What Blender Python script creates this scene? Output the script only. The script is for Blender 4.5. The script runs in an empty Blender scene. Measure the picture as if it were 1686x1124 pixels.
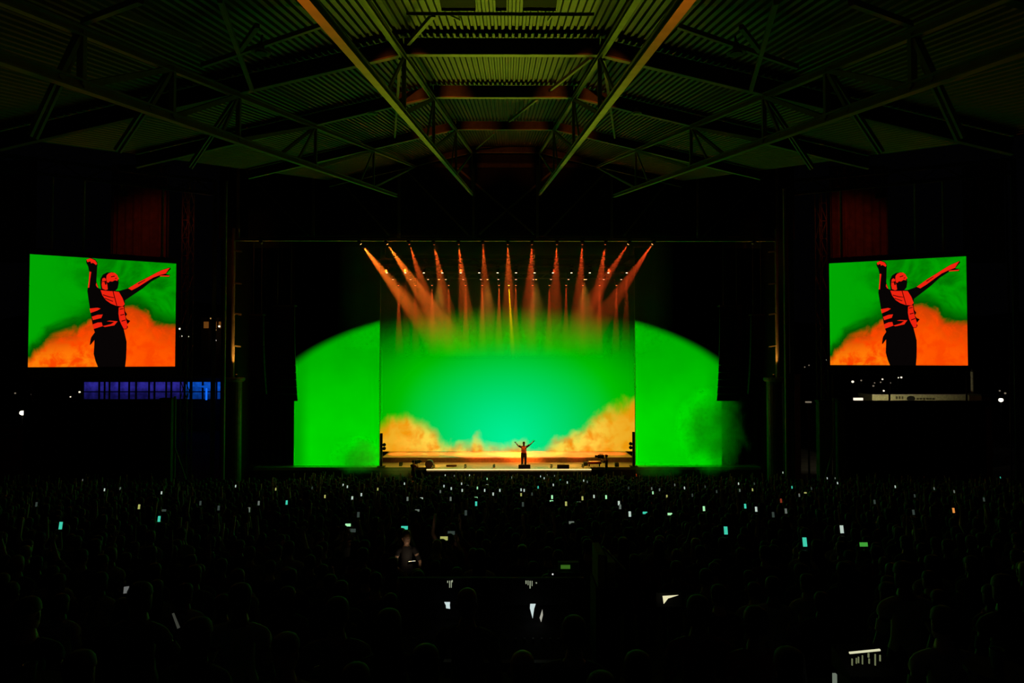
import bpy, bmesh, math, random
from mathutils import Vector, Matrix, Quaternion, noise

random.seed(7)
SC = bpy.context.scene
COL = SC.collection
rad = math.radians

# ------------------------------------------------------------------ camera
F, CX, CY = 1124.0, 843.0, 562.0            # focal length / principal point of the 1686x1124 photograph
HOR, VPX, CZ = 590.0, 836.0, 9.6            # horizon row, column of the hall's axis, eye height above the pit floor
pitch, yaw = math.atan((HOR - CY) / F), math.atan((CX - VPX) / F)
cam_d = bpy.data.cameras.new('camera'); cam = bpy.data.objects.new('camera', cam_d); COL.objects.link(cam)
cam_d.sensor_width = 36.0; cam_d.lens = 36.0 * F / 1686.0; cam_d.clip_end = 2000
cam.location = (0, 0, CZ); cam.rotation_euler = (math.pi / 2 + pitch, 0, -yaw)
SC.camera = cam
RM = cam.rotation_euler.to_matrix()

def P(x, y, d):
    """point of the place at depth d (metres along the hall's axis) that is seen at photo pixel x, y"""
    v = RM @ Vector(((x - CX) / F, -(y - CY) / F, -1.0))
    v *= d / v.y
    return Vector((v.x, v.y, v.z + CZ))

# ------------------------------------------------------------------ world, exposure
SC.view_settings.view_transform = 'Standard'; SC.view_settings.look = 'None'
SC.view_settings.exposure = 0.0; SC.view_settings.gamma = 1.0; SC.view_settings.use_curve_mapping = False
w = bpy.data.worlds.new('night'); SC.world = w; w.use_nodes = True
w.node_tree.nodes['Background'].inputs[0].default_value = (0.25, 0.25, 0.35, 1)
w.node_tree.nodes['Background'].inputs[1].default_value = 0.0012
SC.cycles.use_denoising = True
SC.cycles.max_bounces = 5; SC.cycles.diffuse_bounces = 2; SC.cycles.glossy_bounces = 2
SC.cycles.volume_bounces = 2; SC.cycles.transparent_max_bounces = 24
SC.cycles.volume_step_rate = 2.0; SC.cycles.volume_max_steps = 96
SC.cycles.sample_clamp_indirect = 3.0

def spot(name, loc, target, power, color, size, blend=0.4, radius=0.05, parent=None):
    l = bpy.data.lights.new(name, 'SPOT'); l.energy = power; l.color = color
    l.spot_size = rad(size); l.spot_blend = blend; l.shadow_soft_size = radius
    o = bpy.data.objects.new(name, l); COL.objects.link(o)
    o.location = loc
    o.rotation_euler = (Vector(target) - Vector(loc)).to_track_quat('-Z', 'Y').to_euler()
    return o

ROOFX = -0.13                                # the roof's axis
# added floor lamps on the stage lip, aimed up to brighten the roof (their fixtures are built further down)
WASH = []                                    # (location, target, power, colour, cone)
for xx, td, tx in ((-5.4, 12.5, -.5), (-3.1, 19.5, -.4), (-1.0, 10.5, 0), (1.1, 17.0, 0), (3.2, 22.5, .4), (5.5, 13.5, .5)):
    WASH.append((Vector((xx, 50.05, 2.0)), Vector((ROOFX + tx, td, 16.0 + .225 * (td - 15.2))), 4200, (0.66, 0.85, 0.02), 10.5))

# ------------------------------------------------------------------ materials
MATS = {}
def mat(name, col, rough=0.6, metal=0.0, var=0.25, scale=6.0, bump=0.0, spec=0.4):
    if name in MATS: return MATS[name]
    m = bpy.data.materials.new(name); m.use_nodes = True; nt = m.node_tree; b = nt.nodes['Principled BSDF']
    tc = nt.nodes.new('ShaderNodeTexCoord'); nz = nt.nodes.new('ShaderNodeTexNoise')
    nz.inputs['Scale'].default_value = scale; nz.inputs['Detail'].default_value = 4
    nt.links.new(tc.outputs['Object'], nz.inputs['Vector'])
    cr = nt.nodes.new('ShaderNodeValToRGB')
    cr.color_ramp.elements[0].position = 0.3; cr.color_ramp.elements[1].position = 0.7
    cr.color_ramp.elements[0].color = (*[c * (1 - var) for c in col], 1)
    cr.color_ramp.elements[1].color = (*[min(1, c * (1 + var)) for c in col], 1)
    nt.links.new(nz.outputs['Fac'], cr.inputs['Fac']); nt.links.new(cr.outputs['Color'], b.inputs['Base Color'])
    b.inputs['Roughness'].default_value = rough; b.inputs['Metallic'].default_value = metal
    b.inputs['Specular IOR Level'].default_value = spec
    if bump:
        bp = nt.nodes.new('ShaderNodeBump'); bp.inputs['Strength'].default_value = bump
        nt.links.new(nz.outputs['Fac'], bp.inputs['Height']); nt.links.new(bp.outputs['Normal'], b.inputs['Normal'])
    MATS[name] = m; return m

def emat(name, col, strength=1.0):
    if name in MATS: return MATS[name]
    m = bpy.data.materials.new(name); m.use_nodes = True; nt = m.node_tree
    for n in list(nt.nodes): nt.nodes.remove(n)
    o = nt.nodes.new('ShaderNodeOutputMaterial'); e = nt.nodes.new('ShaderNodeEmission')
    e.inputs[0].default_value = (*col, 1); e.inputs[1].default_value = strength
    nt.links.new(e.outputs[0], o.inputs[0]); MATS[name] = m; return m

def srgb(r, g, b):
    f = lambda c: (c / 255 / 12.92) if c <= 10 else ((c / 255 + 0.055) / 1.055) ** 2.4
    return (f(r), f(g), f(b))

class NG:
    """tiny node-graph writer"""
    def __init__(s, name):
        s.m = bpy.data.materials.new(name); s.m.use_nodes = True; s.nt = s.m.node_tree
        for n in list(s.nt.nodes): s.nt.nodes.remove(n)
        s.out = s.nt.nodes.new('ShaderNodeOutputMaterial')
    def n(s, t, **k):
        q = s.nt.nodes.new(t)
        for a, b in k.items(): setattr(q, a, b)
        return q
    def put(s, sock, v):
        if isinstance(v, bpy.types.NodeSocket): s.nt.links.new(v, sock)
        else: sock.default_value = v
    def math(s, op, a, b=0.0, c=0.0, clamp=False):
        q = s.n('ShaderNodeMath', operation=op); q.use_clamp = clamp
        s.put(q.inputs[0], a); s.put(q.inputs[1], b); s.put(q.inputs[2], c); return q.outputs[0]
    def step(s, v, lo, hi, a=0.0, b=1.0, kind='SMOOTHSTEP'):
        q = s.n('ShaderNodeMapRange', interpolation_type=kind)
        s.put(q.inputs['Value'], v)
        for k, val in (('From Min', lo), ('From Max', hi), ('To Min', a), ('To Max', b)): s.put(q.inputs[k], val)
        return q.outputs['Result']
    def mix(s, f, a, b):
        q = s.n('ShaderNodeMix', data_type='RGBA')
        s.put(q.inputs[0], f); s.put(q.inputs[6], a if isinstance(a, bpy.types.NodeSocket) else (*a, 1))
        s.put(q.inputs[7], b if isinstance(b, bpy.types.NodeSocket) else (*b, 1)); return q.outputs[2]
    def coords(s):
        tc = s.n('ShaderNodeTexCoord'); sp = s.n('ShaderNodeSeparateXYZ')
        s.nt.links.new(tc.outputs['Object'], sp.inputs[0]); return tc.outputs['Object'], sp.outputs
    def noise(s, vec, scale, detail=4, rough=0.55, dist=0.0):
        q = s.n('ShaderNodeTexNoise'); s.nt.links.new(vec, q.inputs['Vector'])
        q.inputs['Scale'].default_value = scale; q.inputs['Detail'].default_value = detail
        q.inputs['Roughness'].default_value = rough; q.inputs['Distortion'].default_value = dist
        return q.outputs['Fac']
    def curve(s, v, pts):
        """piecewise curve; v and values in 0..1"""
        q = s.n('ShaderNodeFloatCurve'); s.put(q.inputs['Value'], v)
        c = q.mapping.curves[0]
        c.points[0].location = pts[0]; c.points[1].location = pts[-1]
        for p in pts[1:-1]: c.points.new(*p)
        q.mapping.update(); return q.outputs[0]
    def emit(s, col, strength=1.0):
        e = s.n('ShaderNodeEmission'); s.put(e.inputs[0], col); s.put(e.inputs[1], strength)
        s.nt.links.new(e.outputs[0], s.out.inputs[0]); return s.m

BLACK = mat('matt black', (0.012, 0.012, 0.012), 0.8)
DRAPE = mat('black drape', (0.008, 0.008, 0.008), 0.95, scale=3)
STEEL = mat('painted roof steel', (0.32, 0.32, 0.24), 0.55, 0.0, 0.18, 2.5)
DSTEEL = mat('dark steel', (0.10, 0.10, 0.095), 0.5, 0.3, 0.25, 4)
DECKM = mat('galvanised deck', (0.075, 0.078, 0.064), 0.55, 0.1, 0.22, 1.6)
CONC = mat('concrete', (0.11, 0.105, 0.10), 0.85, 0, 0.3, 1.2, 0.2)
STAGEM = mat('gloss stage floor', (0.42, 0.36, 0.28), 0.28, 0, 0.3, 1.0, 0.02, 0.8)
ALU = mat('aluminium truss', (0.32, 0.32, 0.32), 0.4, 0.7, 0.15, 5)
SKIN = [mat('skin light', (0.50, 0.32, 0.24), 0.55), mat('skin brown', (0.24, 0.13, 0.08), 0.55), mat('skin dark', (0.10, 0.055, 0.035), 0.55)]
CLOTH = [mat('cloth black', (0.015, 0.015, 0.017), 0.9), mat('cloth grey', (0.09, 0.09, 0.10), 0.9), mat('cloth navy', (0.02, 0.03, 0.08), 0.9),
         mat('cloth maroon', (0.12, 0.015, 0.015), 0.9), mat('cloth olive', (0.06, 0.07, 0.03), 0.9), mat('cloth white', (0.40, 0.40, 0.38), 0.9)]
HAIRM = [mat('hair black', (0.008, 0.007, 0.006), 0.65, spec=.3), mat('hair brown', (0.03, 0.016, 0.009), 0.65, spec=.3), mat('hair blond', (0.32, 0.20, 0.09), 0.5)]
DENIM = mat('dark denim', (0.015, 0.02, 0.035), 0.9)

# ------------------------------------------------------------------ mesh helpers
class MB:
    def __init__(s): s.v = []; s.f = []
    def add(s, vs, fs):
        k = len(s.v); s.v += [tuple(p) for p in vs]; s.f += [tuple(i + k for i in q) for q in fs]; return s
    def hexa(s, p):
        return s.add(p, [(0, 3, 2, 1), (4, 5, 6, 7), (0, 1, 5, 4), (1, 2, 6, 5), (2, 3, 7, 6), (3, 0, 4, 7)])
    def box(s, x0, x1, y0, y1, z0, z1):
        return s.hexa([(x0, y0, z0), (x1, y0, z0), (x1, y1, z0), (x0, y1, z0), (x0, y0, z1), (x1, y0, z1), (x1, y1, z1), (x0, y1, z1)])
    def cbox(s, x0, x1, y0, y1, z0, z1, c=0.02):
        """box with chamfered top edges"""
        a = [(x0, y0, z0), (x1, y0, z0), (x1, y1, z0), (x0, y1, z0), (x0, y0, z1 - c), (x1, y0, z1 - c), (x1, y1, z1 - c), (x0, y1, z1 - c),
             (x0 + c, y0 + c, z1), (x1 - c, y0 + c, z1), (x1 - c, y1 - c, z1), (x0 + c, y1 - c, z1)]
        return s.add(a, [(0, 3, 2, 1), (0, 1, 5, 4), (1, 2, 6, 5), (2, 3, 7, 6), (3, 0, 4, 7), (4, 5, 9, 8), (5, 6, 10, 9), (6, 7, 11, 10), (7, 4, 8, 11), (8, 9, 10, 11)])
    def _frame(s, p0, p1, up=(0, 0, 1)):
        a = (Vector(p1) - Vector(p0)).normalized(); u = Vector(up)
        if abs(a.dot(u)) > 0.98: u = Vector((0, 1, 0))
        r = a.cross(u).normalized(); return a, r, r.cross(a).normalized()
    def bar(s, p0, p1, wd, ht, up=(0, 0, 1), ox=0, oz=0):
        p0 = Vector(p0); p1 = Vector(p1); a, r, u = s._frame(p0, p1, up)
        o = r * ox + u * oz; q = []
        for p in (p0, p1):
            for i, j in ((-1, -1), (1, -1), (1, 1), (-1, 1)): q.append(p + o + r * (i * wd / 2) + u * (j * ht / 2))
        return s.add(q, [(0, 1, 2, 3), (4, 7, 6, 5), (0, 4, 5, 1), (1, 5, 6, 2), (2, 6, 7, 3), (3, 7, 4, 0)])
    def ibeam(s, p0, p1, wd, ht, t=0.03):
        s.bar(p0, p1, wd, t, oz=-ht / 2 + t / 2); s.bar(p0, p1, wd, t, oz=ht / 2 - t / 2); s.bar(p0, p1, t, ht - 2 * t); return s
    def tube(s, pts, rs, n=8, cap=True):
        pts = [Vector(p) for p in pts]
        if not hasattr(rs, '__len__'): rs = [rs] * len(pts)
        k = len(s.v); vs = []; fs = []
        d0 = (pts[1] - pts[0]).normalized()
        u = Vector((0, 0, 1)) if abs(d0.z) < 0.9 else Vector((0, 1, 0))
        for i, p in enumerate(pts):
            d = (pts[min(i + 1, len(pts) - 1)] - pts[max(i - 1, 0)]).normalized()
            r = d.cross(u).normalized(); t = r.cross(d).normalized()
            for j in range(n):
                a = 2 * math.pi * j / n; vs.append(p + (r * math.cos(a) + t * math.sin(a)) * rs[i])
        for i in range(len(pts) - 1):
            for j in range(n):
                j2 = (j + 1) % n; fs.append((i * n + j, i * n + j2, (i + 1) * n + j2, (i + 1) * n + j))
        if cap: fs.append(tuple(range(n - 1, -1, -1))); fs.append(tuple((len(pts) - 1) * n + j for j in range(n)))
        return s.add(vs, fs)
    def lathe(s, prof, c=(0, 0, 0), n=16, axis='z', sx=1, sy=1):
        vs = []; fs = []; c = Vector(c)
        for r, h in prof:
            for j in range(n):
                a = 2 * math.pi * j / n; x, y = r * math.cos(a) * sx, r * math.sin(a) * sy
                vs.append(c + (Vector((x, y, h)) if axis == 'z' else Vector((x, h, y)) if axis == 'y' else Vector((h, x, y))))
        for i in range(len(prof) - 1):
            for j in range(n):
                j2 = (j + 1) % n; fs.append((i * n + j, i * n + j2, (i + 1) * n + j2, (i + 1) * n + j))
        fs.append(tuple(range(n - 1, -1, -1))); fs.append(tuple((len(prof) - 1) * n + j for j in range(n)))
        return s.add(vs, fs)
    def mesh(s, name, m, smooth=False):
        me = bpy.data.meshes.new(name); me.from_pydata(s.v, [], s.f); me.update()
        bm = bmesh.new(); bm.from_mesh(me); bmesh.ops.delete(bm, geom=[q for q in bm.verts if not q.link_faces], context='VERTS'); bmesh.ops.recalc_face_normals(bm, faces=bm.faces); bm.to_mesh(me); bm.free()
        if m: me.materials.append(m)
        if smooth: me.polygons.foreach_set('use_smooth', [True] * len(me.polygons))
        return me
    def build(s, name, m, parent=None, loc=None, smooth=False):
        return link(name, s.mesh(name, m, smooth), parent, loc)

def link(name, me, parent=None, loc=None):
    o = bpy.data.objects.new(name, me); COL.objects.link(o)
    if parent: o.parent = parent
    if loc is not None: o.location = loc
    return o
def tag(o, label=None, cat=None, group=None, kind=None):
    if label: o['label'] = label
    if cat: o['category'] = cat
    if group: o['group'] = group
    if kind: o['kind'] = kind
    return o
def thing(name, label, cat, loc=(0, 0, 0), rz=0, group=None, kind=None):
    o = bpy.data.objects.new(name, None); o.empty_display_size = 0.1; COL.objects.link(o)
    o.location = loc; o.rotation_euler = (0, 0, rz)
    return tag(o, label, cat, group, kind)
def copy_tree(o, parent=None):
    c = o.copy(); COL.objects.link(c); c.parent = parent
    for ch in [x for x in o.children]: copy_tree(ch, c)
    return c
ORD = ['first', 'second', 'third', 'fourth', 'fifth', 'sixth', 'seventh', 'eighth', 'ninth', 'tenth', 'eleventh', 'twelfth', 'thirteenth', 'fourteenth', 'fifteenth', 'sixteenth', 'seventeenth', 'eighteenth', 'nineteenth', 'twentieth']

# ------------------------------------------------------------------ the setting: ground, stage house, side walls
PLAT = CZ - 1.8 - 1.72                                    # raised platform round the mixing position
def FL(d):
    if d < 7.6: return PLAT
    if d > 47.0: return -0.30
    k = max(0, math.floor((d - 7.6) / 0.9)); dd = 7.6 + 0.9 * (k + 0.5)
    return CZ - 1.72 - (1.6 + 0.138 * dd)
b = MB(); prof = [(-6, PLAT), (7.6, PLAT)]
d = 7.6
while d < 47.0:
    z = FL(d + 0.1); prof += [(d, z), (d + 0.9, z)]; d += 0.9
prof += [(d, -0.30), (75, -0.30)]
vs = [(-60, y, z) for y, z in prof] + [(60, y, z) for y, z in prof]; n = len(prof)
b.add(vs, [(i, i + n, i + n + 1, i + 1) for i in range(n - 1)])
floor = tag(b.build('floor', CONC), 'dark stepped concrete floor of the seating bowl', None, None, 'structure')

gb = MB(); gb.add([(-900, 75, -0.4), (900, 75, -0.4), (900, 900, -0.4), (-900, 900, -0.4)], [(0, 1, 2, 3)])
tag(gb.build('ground', mat('night ground', (0.015, 0.016, 0.014), 0.95)), 'dark ground beyond the venue', None, None, 'structure')
# distant dark hillside behind the open sides
hb = MB(); hv = []; hf = []; NX = 60
for i in range(NX + 1):
    x = -420 + 840 * i / NX
    h = 26 + 10 * noise.noise(Vector((x * 0.011, 3.1, 0))) + 5 * noise.noise(Vector((x * 0.05, 8.2, 0)))
    hv += [(x, 150, -0.5), (x, 205, h * 0.55), (x, 260, h), (x, 330, -0.5)]
for i in range(NX):
    for j in range(3): hf.append((i * 4 + j, i * 4 + 4 + j, i * 4 + 5 + j, i * 4 + 1 + j))
hb.add(hv, hf)
tag(hb.build('hillside', mat('night hillside', (0.008, 0.009, 0.007), 1.0), smooth=True), 'black hillside behind the venue', None, None, 'structure')

STZ = 1.65
def PX(x, d): return P(x, HOR, d).x
def PZ(y, d): return P(VPX, y, d).z
# stage house box
def wallbox(name, x0, x1, y0, y1, z0, z1, m, label):
    return tag(MB().box(x0, x1, y0, y1, z0, z1).build(name, m), label, None, None, 'structure')
wallbox('wall_back', -26, 26, 62, 62.4, -0.3, 24, BLACK, 'black back wall of the stage house')
wallbox('wall_left', -19.6, -19.2, 47.4, 62, -0.3, 24, BLACK, 'black left side wall of the stage house')
wallbox('wall_right', 19.2, 19.6, 47.4, 62, -0.3, 24, BLACK, 'black right side wall of the stage house')
wallbox('wall_front', -19.6, 19.6, 46.28, 46.5, PZ(393, 46.4), 24, mat('dark fascia', (0.02, 0.021, 0.018), 0.8), 'dark wall above the stage opening')
wallbox('ceiling_stage', -19.6, 19.6, 46.28, 62, 24, 24.4, BLACK, 'black ceiling of the stage house')

st = thing('stage_platform', 'wide glossy stage with a glowing front edge', 'stage', (0, 50.2, 0))
sb = MB().box(-18.6, 18.6, 0, 10.5, STZ - 0.2, STZ)
TX0, TX1 = PX(703, 49.4), PX(973, 49.4)
sb.box(TX0, TX1, -0.85, 0.02, STZ - 0.2, STZ - 0.004)
sb.build('deck', STAGEM, st)
fm = mat('stage skirt', (0.05, 0.045, 0.04), 0.8)
nsk = 16
for i in range(nsk):                                       # skirt panels under the deck's front edge
    x0 = -18.5 + 37.0 * i / nsk; x1 = x0 + 37.0 / nsk - 0.03
    if TX0 - 0.5 < (x0 + x1) / 2 < TX1 + 0.5: continue
    MB().box(x0, x1, 0.02, 0.07, -0.3, STZ - 0.22).build('skirt_panel', fm, st)
for i in range(6):
    x0 = TX0 + (TX1 - TX0) * i / 6; x1 = x0 + (TX1 - TX0) / 6 - 0.03
    MB().box(x0, x1, -0.82, -0.77, -0.3, STZ - 0.22).build('skirt_panel', fm, st)
MB().box(TX0, TX1, -0.90, -0.855, STZ - 0.06, STZ - 0.005).build('edge_light', emat('edge strip', srgb(255, 225, 150), 1.6), st)
RX0, RX1 = PX(630, 52.6), PX(1041, 52.6)
rs = MB().box(RX0, RX1, 2.4, 5.9, STZ + 0.002, STZ + 0.37).build('riser', STAGEM, st)
MB().box(RX0, RX1, 2.36, 2.398, STZ + 0.02, STZ + 0.30).build('riser_fascia', mat('riser fascia', (0.22, 0.14, 0.07), 0.8), rs)

# ------------------------------------------------------------------ LED walls
def led_uv(g, d):
    vec, xyz = g.coords()
    U = g.math('MULTIPLY', xyz[0], F / d); V = g.math('MULTIPLY', xyz[2], F / d)
    return vec, U, V
def dome(g, U, V):
    a = g.math('POWER', g.math('DIVIDE', g.math('ABSOLUTE', g.math('ADD', U, 0.0)), 402.0), 2.0)
    c = g.math('POWER', g.math('DIVIDE', g.math('ADD', V, 90.0), 178.0), 2.0)
    up = g.math('GREATER_THAN', V, -90.0)                  # below its widest line the glow keeps its width
    return g.math('ADD', a, g.math('MULTIPLY', c, up))
def wing_mat(name, d):
    g = NG(name); vec, U, V = led_uv(g, d)
    e = dome(g, U, V)
    m = g.step(e, 1.035, 0.90)
    col = g.mix(g.step(V, 20.0, -120.0), srgb(0, 178, 0), srgb(0, 214, 0))
    col = g.mix(g.step(g.math('ABSOLUTE', U), 345.0, 320.0), srgb(0, 170, 0), col)
    nz = g.step(g.noise(vec, 0.35, 3), 0.3, 0.7, 0.93, 1.05, 'LINEAR')
    return g.emit(col, g.math('MULTIPLY', m, nz))
def centre_mat(name, d):
    g = NG(name); vec, U, V = led_uv(g, d)
    e = dome(g, U, V)
    m = g.step(e, 1.04, 0.12)
    # teal heart of the glow
    t = g.math('ADD', g.math('POWER', g.math('ABSOLUTE', g.math('DIVIDE', U, 150.0)), 2.0),
               g.math('POWER', g.math('ABSOLUTE', g.math('DIVIDE', g.math('ADD', V, 132.0), 122.0)), 2.0))
    col = g.mix(g.step(g.math('SQRT', t), -0.25, 1.40), srgb(0, 240, 152), srgb(0, 196, 0))
    col = g.mix(g.step(g.math('ABSOLUTE', U), 140.0, 210.0), col, srgb(0, 186, 0))
    # fiery clouds low in the picture, orange-lit stage smoke painted in with them
    u = g.math('DIVIDE', g.math('ADD', U, 210.0), 420.0, clamp=True)
    hgt = g.curve(u, [(0, .52), (.05, .62), (.15, .56), (.21, .42), (.25, .29), (.31, .18), (.345, .14), (.38, .33), (.42, .19), (.5, .21), (.535, .30),
                      (.6, .17), (.7, .30), (.77, .45), (.86, .58), (.92, .72), (1, .84)])
    h = g.math('SUBTRACT', g.math('MULTIPLY', hgt, 120.0), 170.0)                  # V of the cloud top
    n1 = g.noise(vec, 0.45, 4, 0.5, 0.3); n2 = g.noise(vec, 0.8, 3, 0.5, 0.3)
    dv = g.math('ADD', g.math('SUBTRACT', h, V), g.math('MULTIPLY', g.math('SUBTRACT', n1, 0.5), 70.0))
    cm = g.step(dv, -12.0, 20.0)
    fire = g.mix(g.step(n2, 0.36, 0.62), srgb(244, 142, 8), srgb(252, 218, 74))
    side = g.step(g.math('ABSOLUTE', U), 120.0, 190.0)
    fire = g.mix(g.math('MULTIPLY', side, 0.75), fire, srgb(240, 160, 15))
    fire = g.mix(g.step(V, -150.0, -168.0), fire, srgb(253, 205, 80))
    col = g.mix(cm, col, fire)
    return g.emit(col, g.math('MULTIPLY', m, 1.0))
def led_wall(name, label, xa, xb, d, zb, zt, m):
    t = thing(name, label, 'screen', (0, d, CZ))
    zb -= CZ; zt -= CZ
    MB().box(xa, xb, 0.03, 0.22, zb, zt).build('cabinet', BLACK, t)
    nb = max(4, round((xb - xa) / 1.8))
    MB().add([(xa, 0, zb), (xb, 0, zb), (xb, 0, zt), (xa, 0, zt)], [(0, 1, 2, 3)]).build('display', m, t)
    fr = MB(); fr.box(xa, xb, -.01, .2, zt, zt + .08)
    fr.build('frame', BLACK, t)
    return t
ZT = PZ(404, 50)
led_wall('led_wall', 'large central screen glowing teal and green above fiery clouds', PX(626, 56), PX(1045, 56), 56, STZ + 0.372, PZ(420, 56), centre_mat('centre picture', 56))
WM = wing_mat('wing picture', 51)
led_wall('led_wall', 'tall plain green screen on the left side of the stage', PX(485, 51), PX(625.3, 51), 51, STZ + .01, ZT, WM)
led_wall('led_wall', 'tall plain green screen on the right side of the stage', PX(1045.7, 51), PX(1187, 51), 51, STZ + .01, ZT, WM)

# black drapes between columns and screens, with real folds
def drape(label, x0, x1, d, z0, z1, amp=0.12, m=DRAPE, name='stage_drape', folds=None):
    nn = max(12, int((x1 - x0) / 0.12)); k = (folds or (x1 - x0) / 0.55)
    v = []; f = []
    for i in range(nn + 1):
        t = i / nn; y = d + amp * math.sin(t * k * 2 * math.pi) + 0.03 * math.sin(t * 47)
        for z in (z0, z1): v.append((x0 + (x1 - x0) * t, y, z))
        for z in (z0, z1): v.append((x0 + (x1 - x0) * t, y + 0.02, z))
    for i in range(nn):
        a = i * 4; c = a + 4
        f += [(a, c, c + 1, a + 1), (a + 2, a + 3, c + 3, c + 2), (a + 1, c + 1, c + 3, a + 3), (a, a + 2, c + 2, c)]
    o = MB().add(v, f).build(name, m)
    tag(o, label, 'curtain'); return o
drape('black side curtain left of the green screens', PX(392, 50), PX(482, 51), 51.3, STZ + .02, ZT)
drape('black side curtain right of the green screens', PX(1190, 51), PX(1280, 50), 51.3, STZ + .02, ZT)

# ------------------------------------------------------------------ roof
FD = [8.0, 15.2, 21.3, 30.5, 44.2]                         # depths of the cross girders
WI, WO, WE = 2.2, 5.9, 11.5                                # inner truss, outer truss, eaves (half widths)
z1, z2 = PZ(92, 15.2), PZ(252, 44.2); kz = (z2 - z1) / (44.2 - 15.2)
def ZT_(d): return z1 + kz * (d - 15.2)                    # underside of the girders on the axis
b1, b2 = PZ(0, 7.87), PZ(320, 44.6); kb = (b2 - b1) / (44.6 - 7.87)
def ZB(d): return b1 + kb * (d - 7.87)                     # inner bottom chord
o1, o2 = P(100, 130, 9.2).z, P(652, 322, 36.8).z; ko = (o2 - o1) / (36.8 - 9.2)
def ZO(d): return o1 + ko * (d - 9.2)                      # outer bottom chord
def girder_z(X, d):
    x = abs(X)
    return ZT_(d) - (max(0, x - WI) * 0.24)
GH = 0.40
ceil = thing('ceiling', 'corrugated metal roof deck over the audience', None, (ROOFX, 0, 0), 0, None, 'structure')
def deck_panel(xa, xb, da, db):
    pitch_, dep = 0.145, 0.055
    nr = max(1, int(round(abs(xb - xa) / pitch_))); v = []; f = []
    for i in range(nr + 1):
        for q, h in ((0.0, 0), (0.38, 0), (0.5, dep), (0.88, dep)):
            t = (i + q) / nr
            if t > 1.0001: continue
            x = xa + (xb - xa) * t
            for d in (da, db): v.append((x, d, girder_z(x, d) + GH + 0.02 + h))
    for i in range(len(v) // 2 - 1): f.append((2 * i, 2 * i + 2, 2 * i + 3, 2 * i + 1))
    return MB().add(v, f).build('deck_panel', DECKM, ceil)
for k in range(len(FD) - 1):
    da, db = FD[k] + 0.01, FD[k + 1] - 0.01
    deck_panel(-WI, WI, da, db)
    for s in (-1, 1):
        deck_panel(s * WI, s * WO, da, db); deck_panel(s * WO, s * WE, da, db)
names = ['nearest the camera', 'second from the camera', 'third from the camera', 'fourth from the camera', 'farthest, next to the stage']
for k, d in enumerate(FD):
    g = thing('roof_girder', 'painted steel cross girder under the roof deck, ' + names[k], 'girder', (ROOFX, d, 0), 0, 'cross girders of the roof')
    pts = [-WE, -WO, -WI, WI, WO, WE]
    for a, c in zip(pts[:-1], pts[1:]):
        p0, p1 = Vector((a, 0, girder_z(a, d))), Vector((c, 0, girder_z(c, d)))
        MB().bar(p0 + Vector((0, 0, .22)), p1 + Vector((0, 0, .22)), 0.03, 0.36, up=(0, 0, 1)).build('web', DSTEEL, g)
        MB().bar(p0 + Vector((0, 0, .02)), p1 + Vector((0, 0, .02)), 0.13, 0.035).build('flange', STEEL, g)
def truss(label, X, top, bot, d0, d1, t0, t1, posts, size):
    t = thing('roof_truss', label, 'truss', (ROOFX + X, d0, 0), 0, 'long trusses of the roof')
    q = lambda d, z: Vector((0, d - d0, z))
    MB().ibeam(q(d0, bot(d0)), q(d1, bot(d1)), size, size * 1.05, 0.025).build('bottom_chord', STEEL, t)
    MB().ibeam(q(t0, top(t0)), q(t1, top(t1)), size * .8, size * .9, 0.025).build('top_chord', STEEL, t)
    prev = None
    for d in posts:
        if d <= d1: MB().bar(q(d, top(d)), q(d, bot(d)), .09, .09).build('post', STEEL, t)
        if prev is not None and prev <= d1: MB().bar(q(prev, bot(prev)), q(d, top(d)), .07, .09).build('diagonal', STEEL, t)
        if d < d1 - 1:
            m_ = d - 0.30 * (d - (prev or 8)); MB().bar(q(m_, bot(m_)), q(d, top(d)), .05, .07).build('brace', STEEL, t)
        prev = d
    return t
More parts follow.
